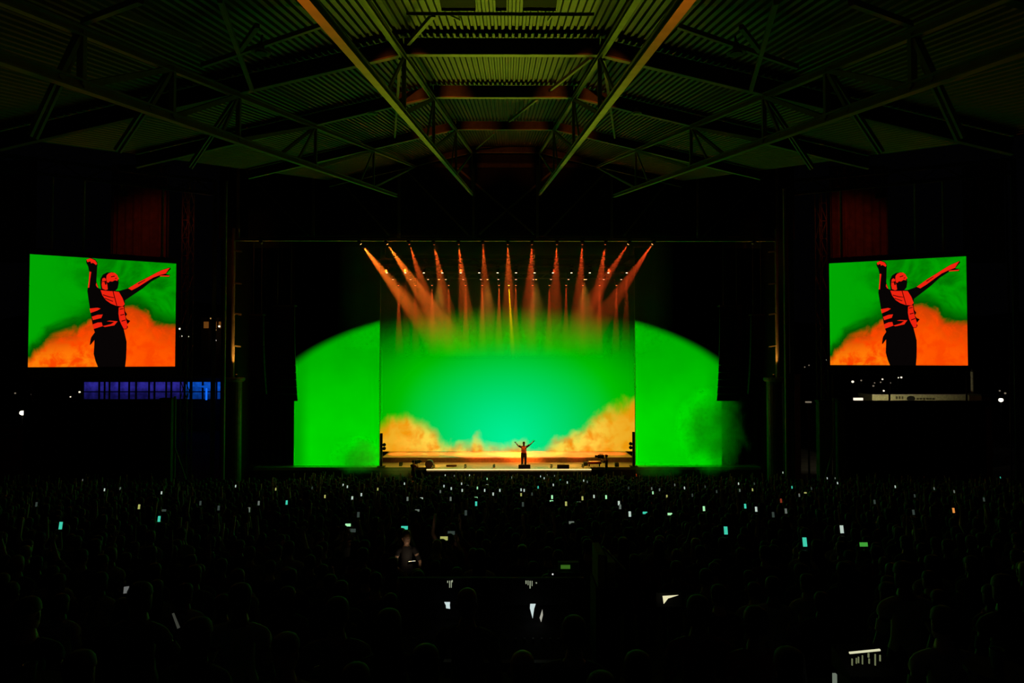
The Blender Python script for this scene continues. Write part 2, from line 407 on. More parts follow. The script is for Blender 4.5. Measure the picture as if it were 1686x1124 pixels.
for s, nm in ((-1, 'left'), (1, 'right')):
    truss('%s inner roof truss with green-lit lower beam, orange at its near end' % nm, s * WI, lambda d: ZT_(d) - 0.02, ZB, 3.5, 44.8, 5, 44.2, FD[1:], 0.14)
    truss('%s outer roof truss with long sloping lower beam' % nm, s * WO, lambda d: girder_z(WO, d) - 0.02, ZO, 4.0, 36.8, 5, 44.2, [9.6, 12.2] + FD[1:], 0.15)
    mx = lambda p: Vector((2 * ROOFX - p.x, p.y, p.z)) if s > 0 else p
    for i, (a, c, d) in enumerate((((418, 160), (312, 276), 15.2), ((280, 102), (193, 249), 12.2), ((101, 30), (53, 226), 9.6))):
        pa, pb = mx(Vector((ROOFX - WO, d, girder_z(WO, d)))), mx(P(*c, d))
        g = thing('side_strut', 'twin-bar sloping strut from the %s outer truss down to the side, %s' % (nm, ['nearest the stage', 'middle one', 'nearest the camera'][i]), 'strut', pb)
        MB().bar(pa - pb + Vector((0, -.06, 0)), (0, -.06, 0), .05, .06).build('bar', STEEL, g)
        MB().bar(pa - pb + Vector((0, .06, 0)), (0, .06, 0), .05, .06).build('bar', STEEL, g)
        for q in (.25, .5, .75): MB().bar((pa - pb) * q + Vector((0, -.06, 0)), (pa - pb) * q + Vector((0, .06, 0)), .04, .04).build('batten', STEEL, g)
    # bracing bars in the roof plane
    br = [((531, 41, 12.2), (332, 108, 12.2)), ((415, 148, 15.0), (362, 0, 9.6)), ((659, 96, 15.3), (650, 226, 30.2)), ((394, 84, 12.2), (424, 42, 11)),
          ((232, 0, 8.2), (137, 36, 9.6)), ((193, 20, 9.4), (330, 73, 12.1)), ((520, 208, 21.3), (463, 253, 19.2))]
    lab = ['rafter bar below the deck', 'long diagonal brace from the outer truss', 'thin brace running from girder to girder', 'short knee brace', 'short top brace at the edge', 'thin stay rod beside the deck', 'knee brace onto the lower beam']
    for (a, c), l in zip(br, lab):
        MBx = MB().bar(mx(P(*a)), mx(P(*c)), .07, .08)
        tag(MBx.build('roof_brace', STEEL), l + ' on the %s side of the roof' % nm, 'brace')
for a, c, l in (((973, 95, 15.3), (906, 148, 21.1), 'second'), ((884, 163, 21.4), (838, 200, 30.2), 'third'), ((813, 219, 30.6), (784, 245, 43), 'farthest'), ((714, 24, 11.5), (672, 72, 15.0), 'nearest')):
    tag(MB().bar(P(*a), P(*c), .07, .08).build('roof_brace', STEEL), 'slanting brace across the %s middle bay of the roof' % l, 'brace')
# pipe with hangers and hung loudspeakers at the top of the picture
pz = P(835, 23, 11.5)
g = thing('hanging_pipe', 'horizontal pipe hung below the roof at the top of the picture', 'pipe', (ROOFX, 11.5, pz.z))
MB().tube([(-1.6, 0, 0), (1.6, 0, 0)], 0.03).build('pipe', STEEL, g)
for xx in (-0.9, 0.9): MB().bar((xx, 0, 0), (xx + .05, 2.2, ZT_(13.7) + GH - pz.z), .035, .035).build('hanger', STEEL, g)
for i, (xa, xb) in enumerate(((727, 783), (816, 834), (861, 915))):
    p0, p1 = P(xa, 18, 11.45), P(xb, 18, 11.45)
    t = thing('hanging_speaker', ['left black loudspeaker hung under the roof', 'small black box hung between the roof loudspeakers', 'right black loudspeaker hung under the roof'][i], 'speaker', ((p0.x + p1.x) / 2, 11.2, p0.z))
    hw_ = (p1.x - p0.x) / 2
    MB().add([(-hw_, -.3, 0), (hw_, -.3, 0), (hw_, .25, 0), (-hw_, .25, 0), (-hw_, -.3, .6), (hw_, -.3, .6), (hw_, .25, .75), (-hw_, .25, .75)], [(0, 3, 2, 1), (4, 5, 6, 7), (0, 1, 5, 4), (1, 2, 6, 5), (2, 3, 7, 6), (3, 0, 4, 7)]).build('cabinet', BLACK, t)
    MB().box(-hw_ * .9, hw_ * .9, -.325, -.302, .04, .56).build('grille', DSTEEL, t)
    MB().bar((0, 0, .65), (0, 0, ZT_(11.2) + GH - p0.z), .04, .04).build('bracket', DSTEEL, t)
# small floodlights clamped to the girders
for (x, y, d, l) in ((430, 87, 12.1, 'left, near the camera'), (1212, 88, 12.1, 'right, near the camera'), (612, 187, 21.2, 'left, farther off'), (1048, 187, 21.2, 'right, farther off')):
    p = P(x, y, d); t = thing('roof_floodlight', 'small roof floodlight with a flat shade on the ' + l, 'lamp', p)
    MB().lathe([(.02, .20), (.05, .19), (.06, .08), (.17, .02), (.16, 0)], n=14).build('shade', STEEL, t, smooth=False)
    MB().bar((0, 0, .18), (0, .05, .34), .03, .03).build('arm', DSTEEL, t)
    MB().lathe([(.11, .0), (.10, -.015)], n=12).build('lens', DSTEEL, t)

# ------------------------------------------------------------------ truss over the stage opening, columns
dP = 46.0
t = thing('proscenium_truss', 'deep dark steel truss spanning the top of the stage opening', 'truss', (0, dP, 0))
xl, xr = PX(381, dP), PX(1283, dP); zt_, zb_ = PZ(273, dP), PZ(395, dP)
MB().ibeam((xl, 0, zb_), (xr, 0, zb_), .30, .18, .03).build('bottom_chord', STEEL, t)
MB().ibeam((xl, 0, zt_), (xr, 0, zt_), .30, .30, .03).build('top_chord', DSTEEL, t)
xs = [390, 514, 656, 779, 885, 1008, 1151, 1282]
for x in xs: MB().bar((PX(x, dP), 0, zb_), (PX(x, dP), 0, zt_), .16, .2).build('post', STEEL, t)
MB().tube([(PX(420, dP), -.4, PZ(399, 45.6) + .434), (PX(1250, dP), -.4, PZ(399, 45.6) + .434)], .03, 8).build('lamp_bar', BLACK, t)
for a, c in (((789, 385), (920, 273)), ((880, 385), (748, 273)), ((660, 273), (772, 388)), ((1008, 273), (896, 388)), ((560, 300), (640, 388)), ((1100, 300), (1028, 388)), ((400, 280), (505, 388)), ((1272, 280), (1160, 388))):
    MB().bar((PX(a[0], dP), 0.05, PZ(a[1], dP)), (PX(c[0], dP), 0.05, PZ(c[1], dP)), .12, .12).build('diagonal', STEEL, t)
# columns and poles beside the stage
def column(s, nm):
    c = (385, 1275)[s > 0]; base = P(c, 622, 45.9)
    t = thing('stage_column', 'round column with a flange and a slimmer post above, %s of the stage' % nm, 'column', (base.x, 45.9, -0.30))
    h1 = base.z + 0.30
    MB().lathe([(.52, 0), (.52, h1 - .25)], n=20).build('shaft', DSTEEL, t, smooth=False)
    MB().lathe([(.60, h1 - .25), (.72, h1 - .15), (.72, h1), (.60, h1 + .04)], n=20).build('flange', STEEL, t)
    px_ = PX((383, 1280)[s > 0], 45.9) - base.x; h2 = PZ(398, 45.9) + .30 + .9
    MB().lathe([(.13, h1), (.11, h2)], c=(px_, 0, 0), n=12).build('post', STEEL, t)
    for y in (413, 466, 516, 569):
        z = PZ(y, 45.9) + .30
        MB().bar((px_, 0, z), (px_ - s * .55, 0, z - .06), .12, .10).build('bracket', STEEL, t)
    lo = Vector((base.x + px_ - s * .38, 45.62, base.z + .02))  # uplight added to turn the post above orange
    u_ = thing('added_column_uplight', 'small orange uplight on the flange of the %s stage column' % nm, 'lamp', lo)
    MB().lathe([(.05, .03), (.07, .05), (.08, .20), (.07, .22)], n=10).build('housing', BLACK, u_); MB().lathe([(.055, .22), (.05, .225)], n=10).build('lens', emat('uplight lens', (1, .35, .05), .8), u_); MB().lathe([(.09, 0), (.09, .03)], n=10).build('foot', BLACK, u_)
    spot('added_uplight_beam', lo + Vector((0, 0, .26)), lo + Vector((s * .38, .28, 5.0)), 700 if s < 0 else 350, (1, .36, .05), 40, .8, .05)
    q = thing('thin_pole', 'thin tall pole standing beside the %s stage column' % nm, 'pole', (PX((369, 1294)[s > 0], 43.5), 43.5, FL(43.5)))
    z = PZ((300, 310)[s > 0], 43.5) - FL(43.5)
    MB().lathe([(.10, 0), (.10, z)], n=10).build('shaft', STEEL, q); MB().lathe([(.22, 0), (.22, .04)], n=10).build('base_plate', DSTEEL, q)
    MB().lathe([(.14, z), (.14, z + .05), (.05, z + .1)], n=10).build('cap', DSTEEL, q)
column(-1, 'left'); column(1, 'right')
def lattice(name, label, x0, x1, d0, d1, z0, z1, m=DSTEEL, r=.04, step=1.2, cat='tower'):
    t = thing(name, label, cat, ((x0 + x1) / 2, (d0 + d1) / 2, z0)); hx, hy = (x1 - x0) / 2, (d1 - d0) / 2; H = z1 - z0
    for i in (-1, 1):
        for j in (-1, 1): MB().tube([(i * hx, j * hy, 0), (i * hx, j * hy, H)], r, 6).build('leg', m, t)
    k = 0; z = 0
    while z + step <= H:
        L = MB(); s = 1 if k % 2 else -1
        L.bar((-hx * s, -hy, z), (hx * s, -hy, z + step), r, r); L.bar((-hx, -hy, z + step), (hx, -hy, z + step), r, r)
        L.bar((-hx * s, hy, z), (hx * s, hy, z + step), r, r); L.bar((-hx, hy * s, z), (-hx, -hy * s, z + step), r, r); L.bar((hx, hy * s, z), (hx, -hy * s, z + step), r, r)
        L.build('lacing', m, t); z += step; k += 1
    return t
lattice('scaffold_tower', 'slim lattice tower behind the inner edge of the left video screen', PX(300, 46), PX(311, 46), 45.8, 46.5, -.3, PZ(300, 46), cat='tower')
lattice('scaffold_tower', 'slim lattice tower behind the inner edge of the right video screen', PX(1350, 46), PX(1361, 46), 45.8, 46.5, -.3, PZ(310, 46), cat='tower')

# ------------------------------------------------------------------ side video screens
def homog(src):
    """projective map of a picture quadrilateral (TL, TR, BR, BL) onto the unit square, v upward"""
    dst = [(0, 1), (1, 1), (1, 0), (0, 0)]; A = []
    for (x, y), (u, v) in zip(src, dst):
        A.append([x, y, 1, 0, 0, 0, -u * x, -u * y, u]); A.append([0, 0, 0, x, y, 1, -v * x, -v * y, v])
    n = 8
    for i in range(n):
        p = max(range(i, n), key=lambda r: abs(A[r][i])); A[i], A[p] = A[p], A[i]
        for r in range(n):
            if r != i:
                f = A[r][i] / A[i][i]
                for c in range(i, n + 1): A[r][c] -= f * A[i][c]
    h = [A[i][n] / A[i][i] for i in range(n)] + [1]
    return lambda x, y: ((h[0] * x + h[1] * y + h[2]) / (h[6] * x + h[7] * y + 1), (h[3] * x + h[4] * y + h[5]) / (h[6] * x + h[7] * y + 1))
UV = homog([(90, 70), (1325, 195), (1310, 1062), (72, 1022)])
SW, SH = 7.4, 6.3
PIC_BLACK = [
 [(565,135),(600,120),(640,135),(660,165),(655,235),(650,320),(668,378),(688,388),(683,340),(684,300),(704,266),(740,248),(790,248),(824,268),(836,300),(838,345),(830,385),(810,405),
  (840,408),(915,390),(1010,335),(1090,298),(1150,268),(1200,245),(1272,224),(1278,238),(1237,279),(1272,292),(1266,306),(1190,299),(1110,340),(1040,395),(950,452),(890,490),(886,540),
  (890,580),(908,608),(894,628),(908,650),(935,664),(918,684),(905,695),(916,715),(905,732),(880,735),(890,780),(903,840),(902,900),(898,980),(890,1049),(660,1041),(640,990),(625,930),
  (630,860),(632,815),(602,850),(592,855),(600,806),(606,788),(635,750),(625,720),(614,670),(600,580),(590,520),(573,400),(583,330),(590,240),(580,190),(565,160)]]
PIC_RED = [
 [(567,135),(600,123),(640,143),(657,170),(648,183),(622,163),(605,167),(600,150),(575,156)],
 [(592,235),(607,240),(598,300),(590,372),(578,372),(587,300)],
 [(650,330),(666,376),(655,370),(645,352)],
 [(733,300),(736,274),(752,257),(778,250),(805,255),(826,273),(832,290),(841,306),(828,314),(830,324),(806,317),(784,328),(764,324),(750,336),(738,330)],
 [(700,300),(716,292),(730,302),(734,330),(742,352),(746,392),(728,397),(700,384),(694,350)],
 [(685,395),(720,402),(760,407),(800,410),(840,417),(870,470),(888,522),(868,542),(815,532),(770,512),(730,482),(700,440)],
 [(838,548),(880,542),(885,590),(895,640),(910,690),(905,727),(880,731),(858,690),(842,650),(835,600)],
 [(592,548),(660,543),(684,552),(655,568),(600,585)], [(610,617),(660,603),(703,602),(690,631),(620,646)], [(618,682),(660,668),(694,668),(702,700),(625,721)],
 [(702,700),(770,686),(800,668),(735,660),(760,656),(828,664),(800,697),(720,708)],
 [(918,390),(1010,337),(1090,300),(1150,270),(1200,247),(1272,227),(1235,276),(1190,286),(1130,306),(1062,345),(1000,382),(948,407)],
 [(1190,289),(1270,294),(1262,303),(1185,298)],
 [(1195,262),(1255,236),(1215,268)]]
PIC_LINE = [[(772,284),(803,278),(806,285),(774,291)], [(806,300),(822,297),(820,304),(808,305)], [(716,322),(734,318),(736,350),(724,352)], [(704,432),(760,452),(800,462),(798,467),(756,458),(706,440)], [(720,462),(790,492),(788,498),(722,470)], [(846,560),(878,556),(878,562),(846,567)], [(850,610),(884,604),(885,611),(852,617)], [(860,660),(896,652),(897,659),(862,668)], [(1000,352),(1060,322),(1062,326),(1004,358)], [(786,408),(793,408),(825,532),(818,532)], [(700,322),(736,318),(736,324),(700,328)]]
def pic_mesh(polys, name, m, y):
    v = []; f = []
    for p in polys:
        k = len(v)
        for (x, yy) in p:
            a, c = UV(x, yy); v.append((a * SW, y, c * SH))
        f.append(tuple(range(k, len(v))))
    me = bpy.data.meshes.new(name); me.from_pydata(v, [], f)
    bm = bmesh.new(); bm.from_mesh(me); bmesh.ops.triangulate(bm, faces=bm.faces); bm.to_mesh(me); bm.free()
    me.materials.append(m); return me
g = NG('screen picture'); vec, xyz = g.coords()
u = g.math('DIVIDE', xyz[0], SW, clamp=True); v = g.math('DIVIDE', xyz[2], SH, clamp=True)
hc = g.curve(u, [(0, .07), (.06, .16), (.13, .27), (.28, .36), (.42, .47), (.55, .54), (.68, .56), (.78, .51), (.86, .42), (1, .36)])
na = g.noise(vec, .62, 6, .62, .7); nb = g.noise(vec, 1.4, 5, .6, .3)
dv = g.math('ADD', g.math('SUBTRACT', hc, v), g.math('MULTIPLY', g.math('SUBTRACT', na, .5), .30))
green = g.mix(g.step(na, .35, .65), srgb(0, 112, 0), srgb(0, 160, 0))
green = g.mix(g.step(u, .55, 0.05), green, srgb(0, 165, 2))
green = g.mix(g.step(dv, -.16, -.02), green, srgb(0, 84, 0))
oran = g.mix(g.step(dv, .02, .28), srgb(205, 62, 4), srgb(255, 84, 0))
oran = g.mix(g.math('MULTIPLY', g.step(v, .30, .02), g.step(u, .75, .35)), oran, srgb(255, 128, 8))
oran = g.mix(g.step(nb, .40, .66), oran, srgb(250, 70, 0))
PICM = g.emit(g.mix(g.step(dv, -.03, .07), green, oran), 1.0)
blk = pic_mesh(PIC_BLACK, 'figure_outline', emat('picture black', srgb(7, 4, 4)), -.035)
red = pic_mesh(PIC_RED, 'figure_light', emat('picture red', srgb(236, 34, 14)), -.037)
lin = pic_mesh(PIC_LINE, 'figure_line', emat('picture dark line', srgb(40, 4, 4)), -.039)
disp = MB().add([(0, -.03, 0), (SW, -.03, 0), (SW, -.03, SH), (0, -.03, SH)], [(0, 1, 2, 3)]).mesh('display', PICM)
def video_screen(bl, br, side, cables):
    A, B = P(*bl), P(*br); A.z = B.z = (A.z + B.z) / 2
    ang = math.atan2(B.y - A.y, B.x - A.x); sc = (B - A).length / SW
    t = thing('video_screen', '%s video screen showing a man in a red-lit vest with both arms raised' % side, 'screen', A, ang)
    t.scale = (sc, 1, 1)
    MB().box(-.08, SW + .08, 0, .35, -.10, SH + .06).build('cabinet', BLACK, t)
    dd = link('display', disp, t)
    link('figure_outline', blk, dd); link('figure_light', red, dd); link('figure_line', lin, dd)
    fr = MB(); fr.box(-.08, 0, -.05, .0, -.1, SH + .06); fr.box(SW, SW + .08, -.05, .0, -.1, SH + .06); fr.box(0, SW, -.05, 0, SH, SH + .06); fr.box(0, SW, -.05, 0, -.1, 0)
    fr.build('frame', BLACK, t)
    MB().box(-.05, SW + .05, .05, .55, -.62, -.12).build('base_beam', mat('screen base', (.05, .045, .04), .7), t)
    MB().bar((-.02, .6, SH + .25), (SW + .02, .6, SH + .25), .3, .3).build('hanging_bar', DSTEEL, t)
    for q in (.15, .5, .85): MB().bar((SW * q, .5, SH - .2), (SW * q, .6, SH + .3), .1, .1).build('hook', DSTEEL, t)
    for fx in cables:
        MB().tube([(SW * fx, .6, SH + .2), (SW * fx, .6, SH + 4.62)], .07, 6).build('hoist_cable', mat('hoist cable', (.5, .4, .38), .5), t)
    zb_ = A.z + SH + 4.6
    q = thing('side_beam', 'dark lattice beam carrying the %s video screen' % side, 'beam', A, ang); zz = zb_ - A.z
    for dz in (.1, .9): MB().bar((-2.2, .6, zz + dz), (SW + 2.2, .6, zz + dz), .2, .2).build('chord', DSTEEL, q)
    for i in range(10):
        w_ = (SW + 4.4) / 10; MB().bar((-2.2 + i * w_, .6, zz + .1 + .8 * (i % 2)), (-2.2 + (i + 1) * w_, .6, zz + .1 + .8 * ((i + 1) % 2)), .09, .09).build('lacing', DSTEEL, q)
    for xx in (-2.2, SW + 2.2): MB().bar((xx, .6, FL(A.y) - A.z), (xx, .6, zz + .9), .26, .26).build('leg', DSTEEL, q)
    f = thing('red_floodlight', 'red floodlight hung from the beam of the %s video screen' % side, 'lamp', A, ang)
    fx = SW * (.60 if side == 'left' else .40)
    MB().box(fx - .3, fx + .3, .9, 1.2, zz - .55, zz - .25).build('housing', BLACK, f); MB().box(fx - .25, fx + .25, 1.2, 1.22, zz - .52, zz - .28).build('lens', emat('red lens', (.4, .01, 0), 1), f)
    MB().bar((fx, 1.0, zz - .25), (fx, .62, zz + .05), .06, .06).build('bracket', DSTEEL, f)
    R_ = Matrix.Rotation(ang, 4, 'Z'); lp = A + R_ @ Vector((fx, 1.4, zz - .4))
    spot('red_flood_beam', lp, lp + Vector((0, 5, -3.2)), 85, (1, .07, .015), 110, .8, .2)
    return t
video_screen((46, 600, 38.1), (288, 607, 41.9), 'left', (.13, .34, .90))
video_screen((1367, 604, 42.15), (1593.5, 598, 39.1), 'right', (.10, .66, .86))
# red-lit hangings and the beam the screens hang from
for s, nm in ((-1, 'left'), (1, 'right')):
    m_ = (lambda x: x) if s < 0 else (lambda x: 2 * 822 - x)
    banner = mat('dull fabric', (.20, .15, .13), .95, scale=2)
    for (xa, xb, y0, y1, l) in ((172, 262, 268, 425, 'dim red fabric hanging above the %s video screen'), (-30, 38, 262, 430, 'dim red fabric hanging at the outer %s edge of the venue')):
        xs_ = sorted((PX(m_(xa), 46), PX(m_(xb), 46)))
        o = drape(l % nm, xs_[0], xs_[1], 46.8, PZ(y1, 46), PZ(y0, 46), .10, banner, 'hanging_fabric')
        r_ = thing('fabric_frame', 'thin dark goalpost frame holding the fabric, ' + ('above the %s video screen' if xa > 100 else 'outer %s edge') % nm, 'frame', ((xs_[0] + xs_[1]) / 2, 46.8, -.3)); hw_ = (xs_[1] - xs_[0]) / 2 + .1
        MB().tube([(-hw_, 0, PZ(y0, 46) + .33), (hw_, 0, PZ(y0, 46) + .33)], .05, 8).build('rail', DSTEEL, r_)
        for q_ in (-hw_, hw_): MB().tube([(q_, 0, 0), (q_, 0, PZ(y0, 46) + .33)], .06, 8).build('post', DSTEEL, r_)
# ------------------------------------------------------------------ loudspeaker arrays
for s, nm in ((-1, 'left'), (1, 'right')):
    for q, (xa, xb, y0, y1, d, l) in enumerate(((1184, 1221, 505, 661, 47.9, 'curved loudspeaker array hanging at the %s edge of the green screen'), (1236, 1258, 520, 650, 48.3, 'slimmer loudspeaker array hanging outside the main one, %s'))):
        xm = (xa + xb) / 2 if s > 0 else 2 * 835 - (xa + xb) / 2
        wd = (xb - xa) * d / F; z0, z1_ = PZ(y1, d), PZ(y0, d); nc = 13
        t = thing('line_array', l % nm, 'speaker', (PX(xm, d), d, z1_)); ch = (z1_ - z0) / nc
        for i in range(nc):
            ang = rad(0.15 * i * i) ; yy = -0.012 * i * i * .4 * -1
            c = MB(); hz = ch * .47
            for_y = [(-wd / 2, -.22), (wd / 2, -.22), (wd * .42, .3), (-wd * .42, .3)]
            vs_ = []
            for zz in (-hz, hz):
                for (x, y) in for_y: vs_.append((x, y * math.cos(ang) - zz * math.sin(ang) + yy, -ch * (i + .5) + zz * math.cos(ang) + y * math.sin(ang) * .2))
            c.hexa(vs_)
            cb = c.build('speaker_cabinet', BLACK, t)
        MB().box(-wd / 2, wd / 2, -.25, .35, .02, .12).build('flying_frame', DSTEEL, t)
        for xx in (-wd * .3, wd * .3): MB().tube([(xx, 0, .1), (xx, 0, 24.0 - z1_)], .025, 6).build('chain', DSTEEL, t)

# ------------------------------------------------------------------ stage lamps
def fixture_proto(s=1.0):
    t = thing('moving_light', '', 'lamp')
    MB().cbox(-.20 * s, .20 * s, -.16 * s, .16 * s, .42 * s, .56 * s, .03 * s).build('base', BLACK, t)
    MB().bar((0, 0, .56 * s), (0, 0, .70 * s), .08 * s, .05 * s).build('clamp', DSTEEL, t)
    y = MB(); y.box(-.23 * s, -.19 * s, -.05 * s, .05 * s, -.06 * s, .42 * s); y.box(.19 * s, .23 * s, -.05 * s, .05 * s, -.06 * s, .42 * s); y.box(-.23 * s, .23 * s, -.05 * s, .05 * s, .38 * s, .43 * s); y.build('yoke', BLACK, t)
    h = MB().lathe([(.08 * s, .22 * s), (.15 * s, .18 * s), (.17 * s, 0), (.16 * s, -.16 * s), (.13 * s, -.20 * s)], n=14).build('head', BLACK, t)
    MB().lathe([(.115 * s, -.20 * s), (.10 * s, -.225 * s), (.06 * s, -.24 * s)], n=12).build('lens', None, h)
    return t
LENS = {k: emat('lens ' + k, c, s) for k, c, s in (('orange', (1, .42, .12), 5.0), ('red', (1, .22, .06), 2.2), ('pale', (1, .66, .46), 5.0), ('dim', (1, .55, .35), 2.0), ('yellow', (1, .62, .06), 6.0), ('faint', (.5, .6, .1), .02))}
proto = {.62: fixture_proto(.62)}
used = set()
def fixture(loc, target, size, lens, label, group):
    pr = proto[size]
    if size in used: t = copy_tree(pr)
    else: used.add(size); t = pr
    t.location = loc; tag(t, label, 'lamp', group)
    hd = [c for c in t.children if c.name.startswith('head')][0]
    q = (Vector(target) - Vector(loc)).to_track_quat('-Z', 'Y'); hd.rotation_mode = 'QUATERNION'; hd.rotation_quaternion = q
    ln = [c for c in hd.children][0]
    if not ln.data.materials: ln.data.materials.append(LENS[lens])
    ln.material_slots[0].link = 'OBJECT'; ln.material_slots[0].material = LENS[lens]
    return t, (Vector(target) - Vector(loc)).normalized()
ROW1 = [592, 636, 673, 714, 755, 795, 836, 876, 917, 959, 997, 1036, 1076]
TGT1 = [784, 800, 752, 762, 780, 808, 842, 864, 909, 946, 962, 880, 912]
POW1 = [3.0, 2.5, .9, .9, 1.0, .6, .9, .8, .7, .7, .8, .75, .9]
BP = 42000.0
for i, (x, tx) in enumerate(zip(ROW1, TGT1)):
    lo, tg = P(x, 399, 45.6), P(tx, 640, 51.5)
    lens = 'orange' if i in (0, 1, 11, 12) else 'red'
    t, dr = fixture(lo, tg, .62, lens, 'front truss lamp throwing an orange beam, %s of thirteen from the left' % ORD[i], 'lamps on the front truss')
    spot('stage_beam', lo + dr * .2, tg, BP * POW1[i], (1, .16 if i < 2 else .11 if i < 7 else .075, .012), 14, .5, .045)
ROWS = [(46.9, 446, 637, 1032, 'second'), (50.5, 457, 647, 1023, 'third'), (54.3, 467, 656, 1015, 'rearmost')]
for r, (d, y, xa, xb, nm) in enumerate(ROWS):
    zz = PZ(y, d)
    t = thing('lighting_truss', '%s lighting truss above the stage, carrying fourteen small lamps' % nm, 'truss', (PX(835, d), d + .2, zz + .45))
    hw_ = (PX(xb, d) - PX(xa, d)) / 2 + .7
    for yy in (-.2, .2):
        for z_ in (0, .4): MB().tube([(-hw_, yy, z_), (hw_, yy, z_)], .025, 6).build('chord', BLACK, t)
    nl = int(hw_ * 2 / .6)
    for yy in (-.2, .2):
        L = MB()
        for i in range(nl): L.bar((-hw_ + i * .6, yy, .4 * (i % 2)), (-hw_ + (i + 1) * .6, yy, .4 * (1 - i % 2)), .02, .02)
        L.build('lacing', BLACK, t)
    for xx in (-hw_ + .5, 0, hw_ - .5): MB().tube([(xx, 0, .4), (xx, 0, 24 - zz - .43)], .02, 6).build('chain', BLACK, t)
    for i in range(14):
        x = xa + (xb - xa) * i / 13; lo = P(x, y, d); tg = P(x + (835 - x) * .02, 770, d + .3)
        lens = 'pale' if r == 0 else 'dim' if r == 1 else 'red'
        t2, dr = fixture(lo, tg, .62, lens, '%s truss lamp, %s of fourteen from the left' % (nm, ORD[i]), 'lamps on the %s truss' % nm)
        pw = (0.10, 0.10, 0.75)[r] * (1.7 if (r == 2 and i in (0, 2, 4, 5, 6)) else 1.0)
        if r == 0 and i in (1, 13): pw = .35
        if r == 1 or (r == 0 and i not in (1, 13)): continue
        spot('stage_beam', lo + dr * .2, tg, BP * pw, (1, .10 if i < 8 else .06, .012), 9.0, .5, .04)
lo, tg = P(837.5, 467, 54.3), P(848, 640, 54.6)
t, dr = fixture(lo, tg, .62, 'yellow', 'single lamp with a bright yellow beam in the middle of the stage', None)
spot('yellow_beam', lo + dr * .2, tg, BP * 7.0, (1, .5, .0), 4.8, .3, .03)
floor_proto = thing('added_floor_light', '', 'lamp')
MB().cbox(-.13, .13, -.12, .12, .01, .10, .03).build('base', BLACK, floor_proto)
fy = MB(); fy.box(-.15, -.12, -.04, .04, .05, .34); fy.box(.12, .15, -.04, .04, .05, .34); fy.box(-.15, .15, -.04, .04, .05, .09); fy.build('yoke', BLACK, floor_proto)
fh = MB().lathe([(.05, -.12), (.10, -.08), (.11, .06), (.10, .10)], n=12).build('head', BLACK, floor_proto, (0, 0, .27)); fh.rotation_euler = (rad(35), 0, 0)
MB().lathe([(.085, .10), (.07, .115)], n=12).build('lens', emat('floor lens', (.5, .6, .1), .25), fh)
for i, xx in enumerate((-5.4, -1.8, 1.8, 5.4)):  # amber floods added to brighten the stage floor
    lo = Vector((PX(835, 50.5) + xx + .35, 50.5, PZ(457, 50.5))); tg = lo + Vector((0, .6, -14))
    t, dr = fixture(lo, tg, .62, 'orange', 'amber flood lamp on the third truss, %s of four' % ORD[i], 'added amber floods on the third truss')
    spot('added_amber_flood', lo + dr * .25, tg, 5200, (1, .40, .04), 42, .9, .1)
for i, (lo, tg, pw, colr, cone) in enumerate(WASH):  # wash lamps added to light the roof deck
    pr = floor_proto if i == 0 else copy_tree(floor_proto)
    pr.scale = (.6, .6, .6); pr.location = (lo.x, lo.y + .12, STZ); tag(pr, 'low floor lamp on the stage lip, %s of six from the left' % ORD[i], 'lamp', 'added floor lamps on the stage lip')
    spot('added_roof_wash', lo + (tg - lo).normalized() * .2, tg, pw, colr, cone, .9, .08)
for s, nm in ((-1, 'left'), (1, 'right')):  # lamps added to lighten the crowd
    lo = Vector((s * 16.5, 45.6, PZ(399, 45.6))); tg = Vector((s * 3, 36, 1.5))
    t, dr = fixture(lo, tg, .62, 'faint', 'faint audience lamp near the %s end of the stage truss' % nm, None)
    spot('added_audience_light', lo + dr * .25, tg, 800, (.75, .80, .16), 55, 1.0, .1)
for s, nm in ((-1, 'left'), (1, 'right')):
    lo = Vector((ROOFX + s * WI, 3.6, ZB(3.6) - .55)); tg = Vector((ROOFX + s * WI, 9.2, ZB(9.2)))
    t, dr = fixture(lo, tg, .62, 'orange', 'orange lamp under the near end of the %s inner roof truss' % nm, None)
    spot('orange_wash', lo + dr * .3, tg, 4500, (1, .19, .01), 9, .9, .05)

# ------------------------------------------------------------------ haze
def haze(label, x0, x1, y0, y1, z0, z1, dens, fade):
    g = NG('stage haze'); vs_ = g.n('ShaderNodeVolumeScatter'); vs_.inputs['Color'].default_value = (1, 1, 1, 1)
    vs_.inputs['Density'].default_value = dens; g.nt.links.new(vs_.outputs[0], g.out.inputs['Volume'])
    if fade:                                                  # the haze thins out downwards
        vec, xyz = g.coords(); g.put(vs_.inputs['Density'], g.math('MULTIPLY', g.step(xyz[2], z0, z1), dens))
    g.m.cycles.volume_sampling = 'EQUIANGULAR'; g.m.cycles.homogeneous_volume = not fade
    return tag(MB().box(x0, x1, y0, y1, z0, z1).build('stage_haze', g.m), label, 'haze', None, 'stuff')
haze('thin haze right under the stage lamps', -11.2, 11.0, 44.9, 55.8, 14.202, 18.0, .0120, False)
haze('lower haze thinning out over the green dome', -11.2, 11.0, 44.9, 55.8, 9.6, 14.2, .0120, True)
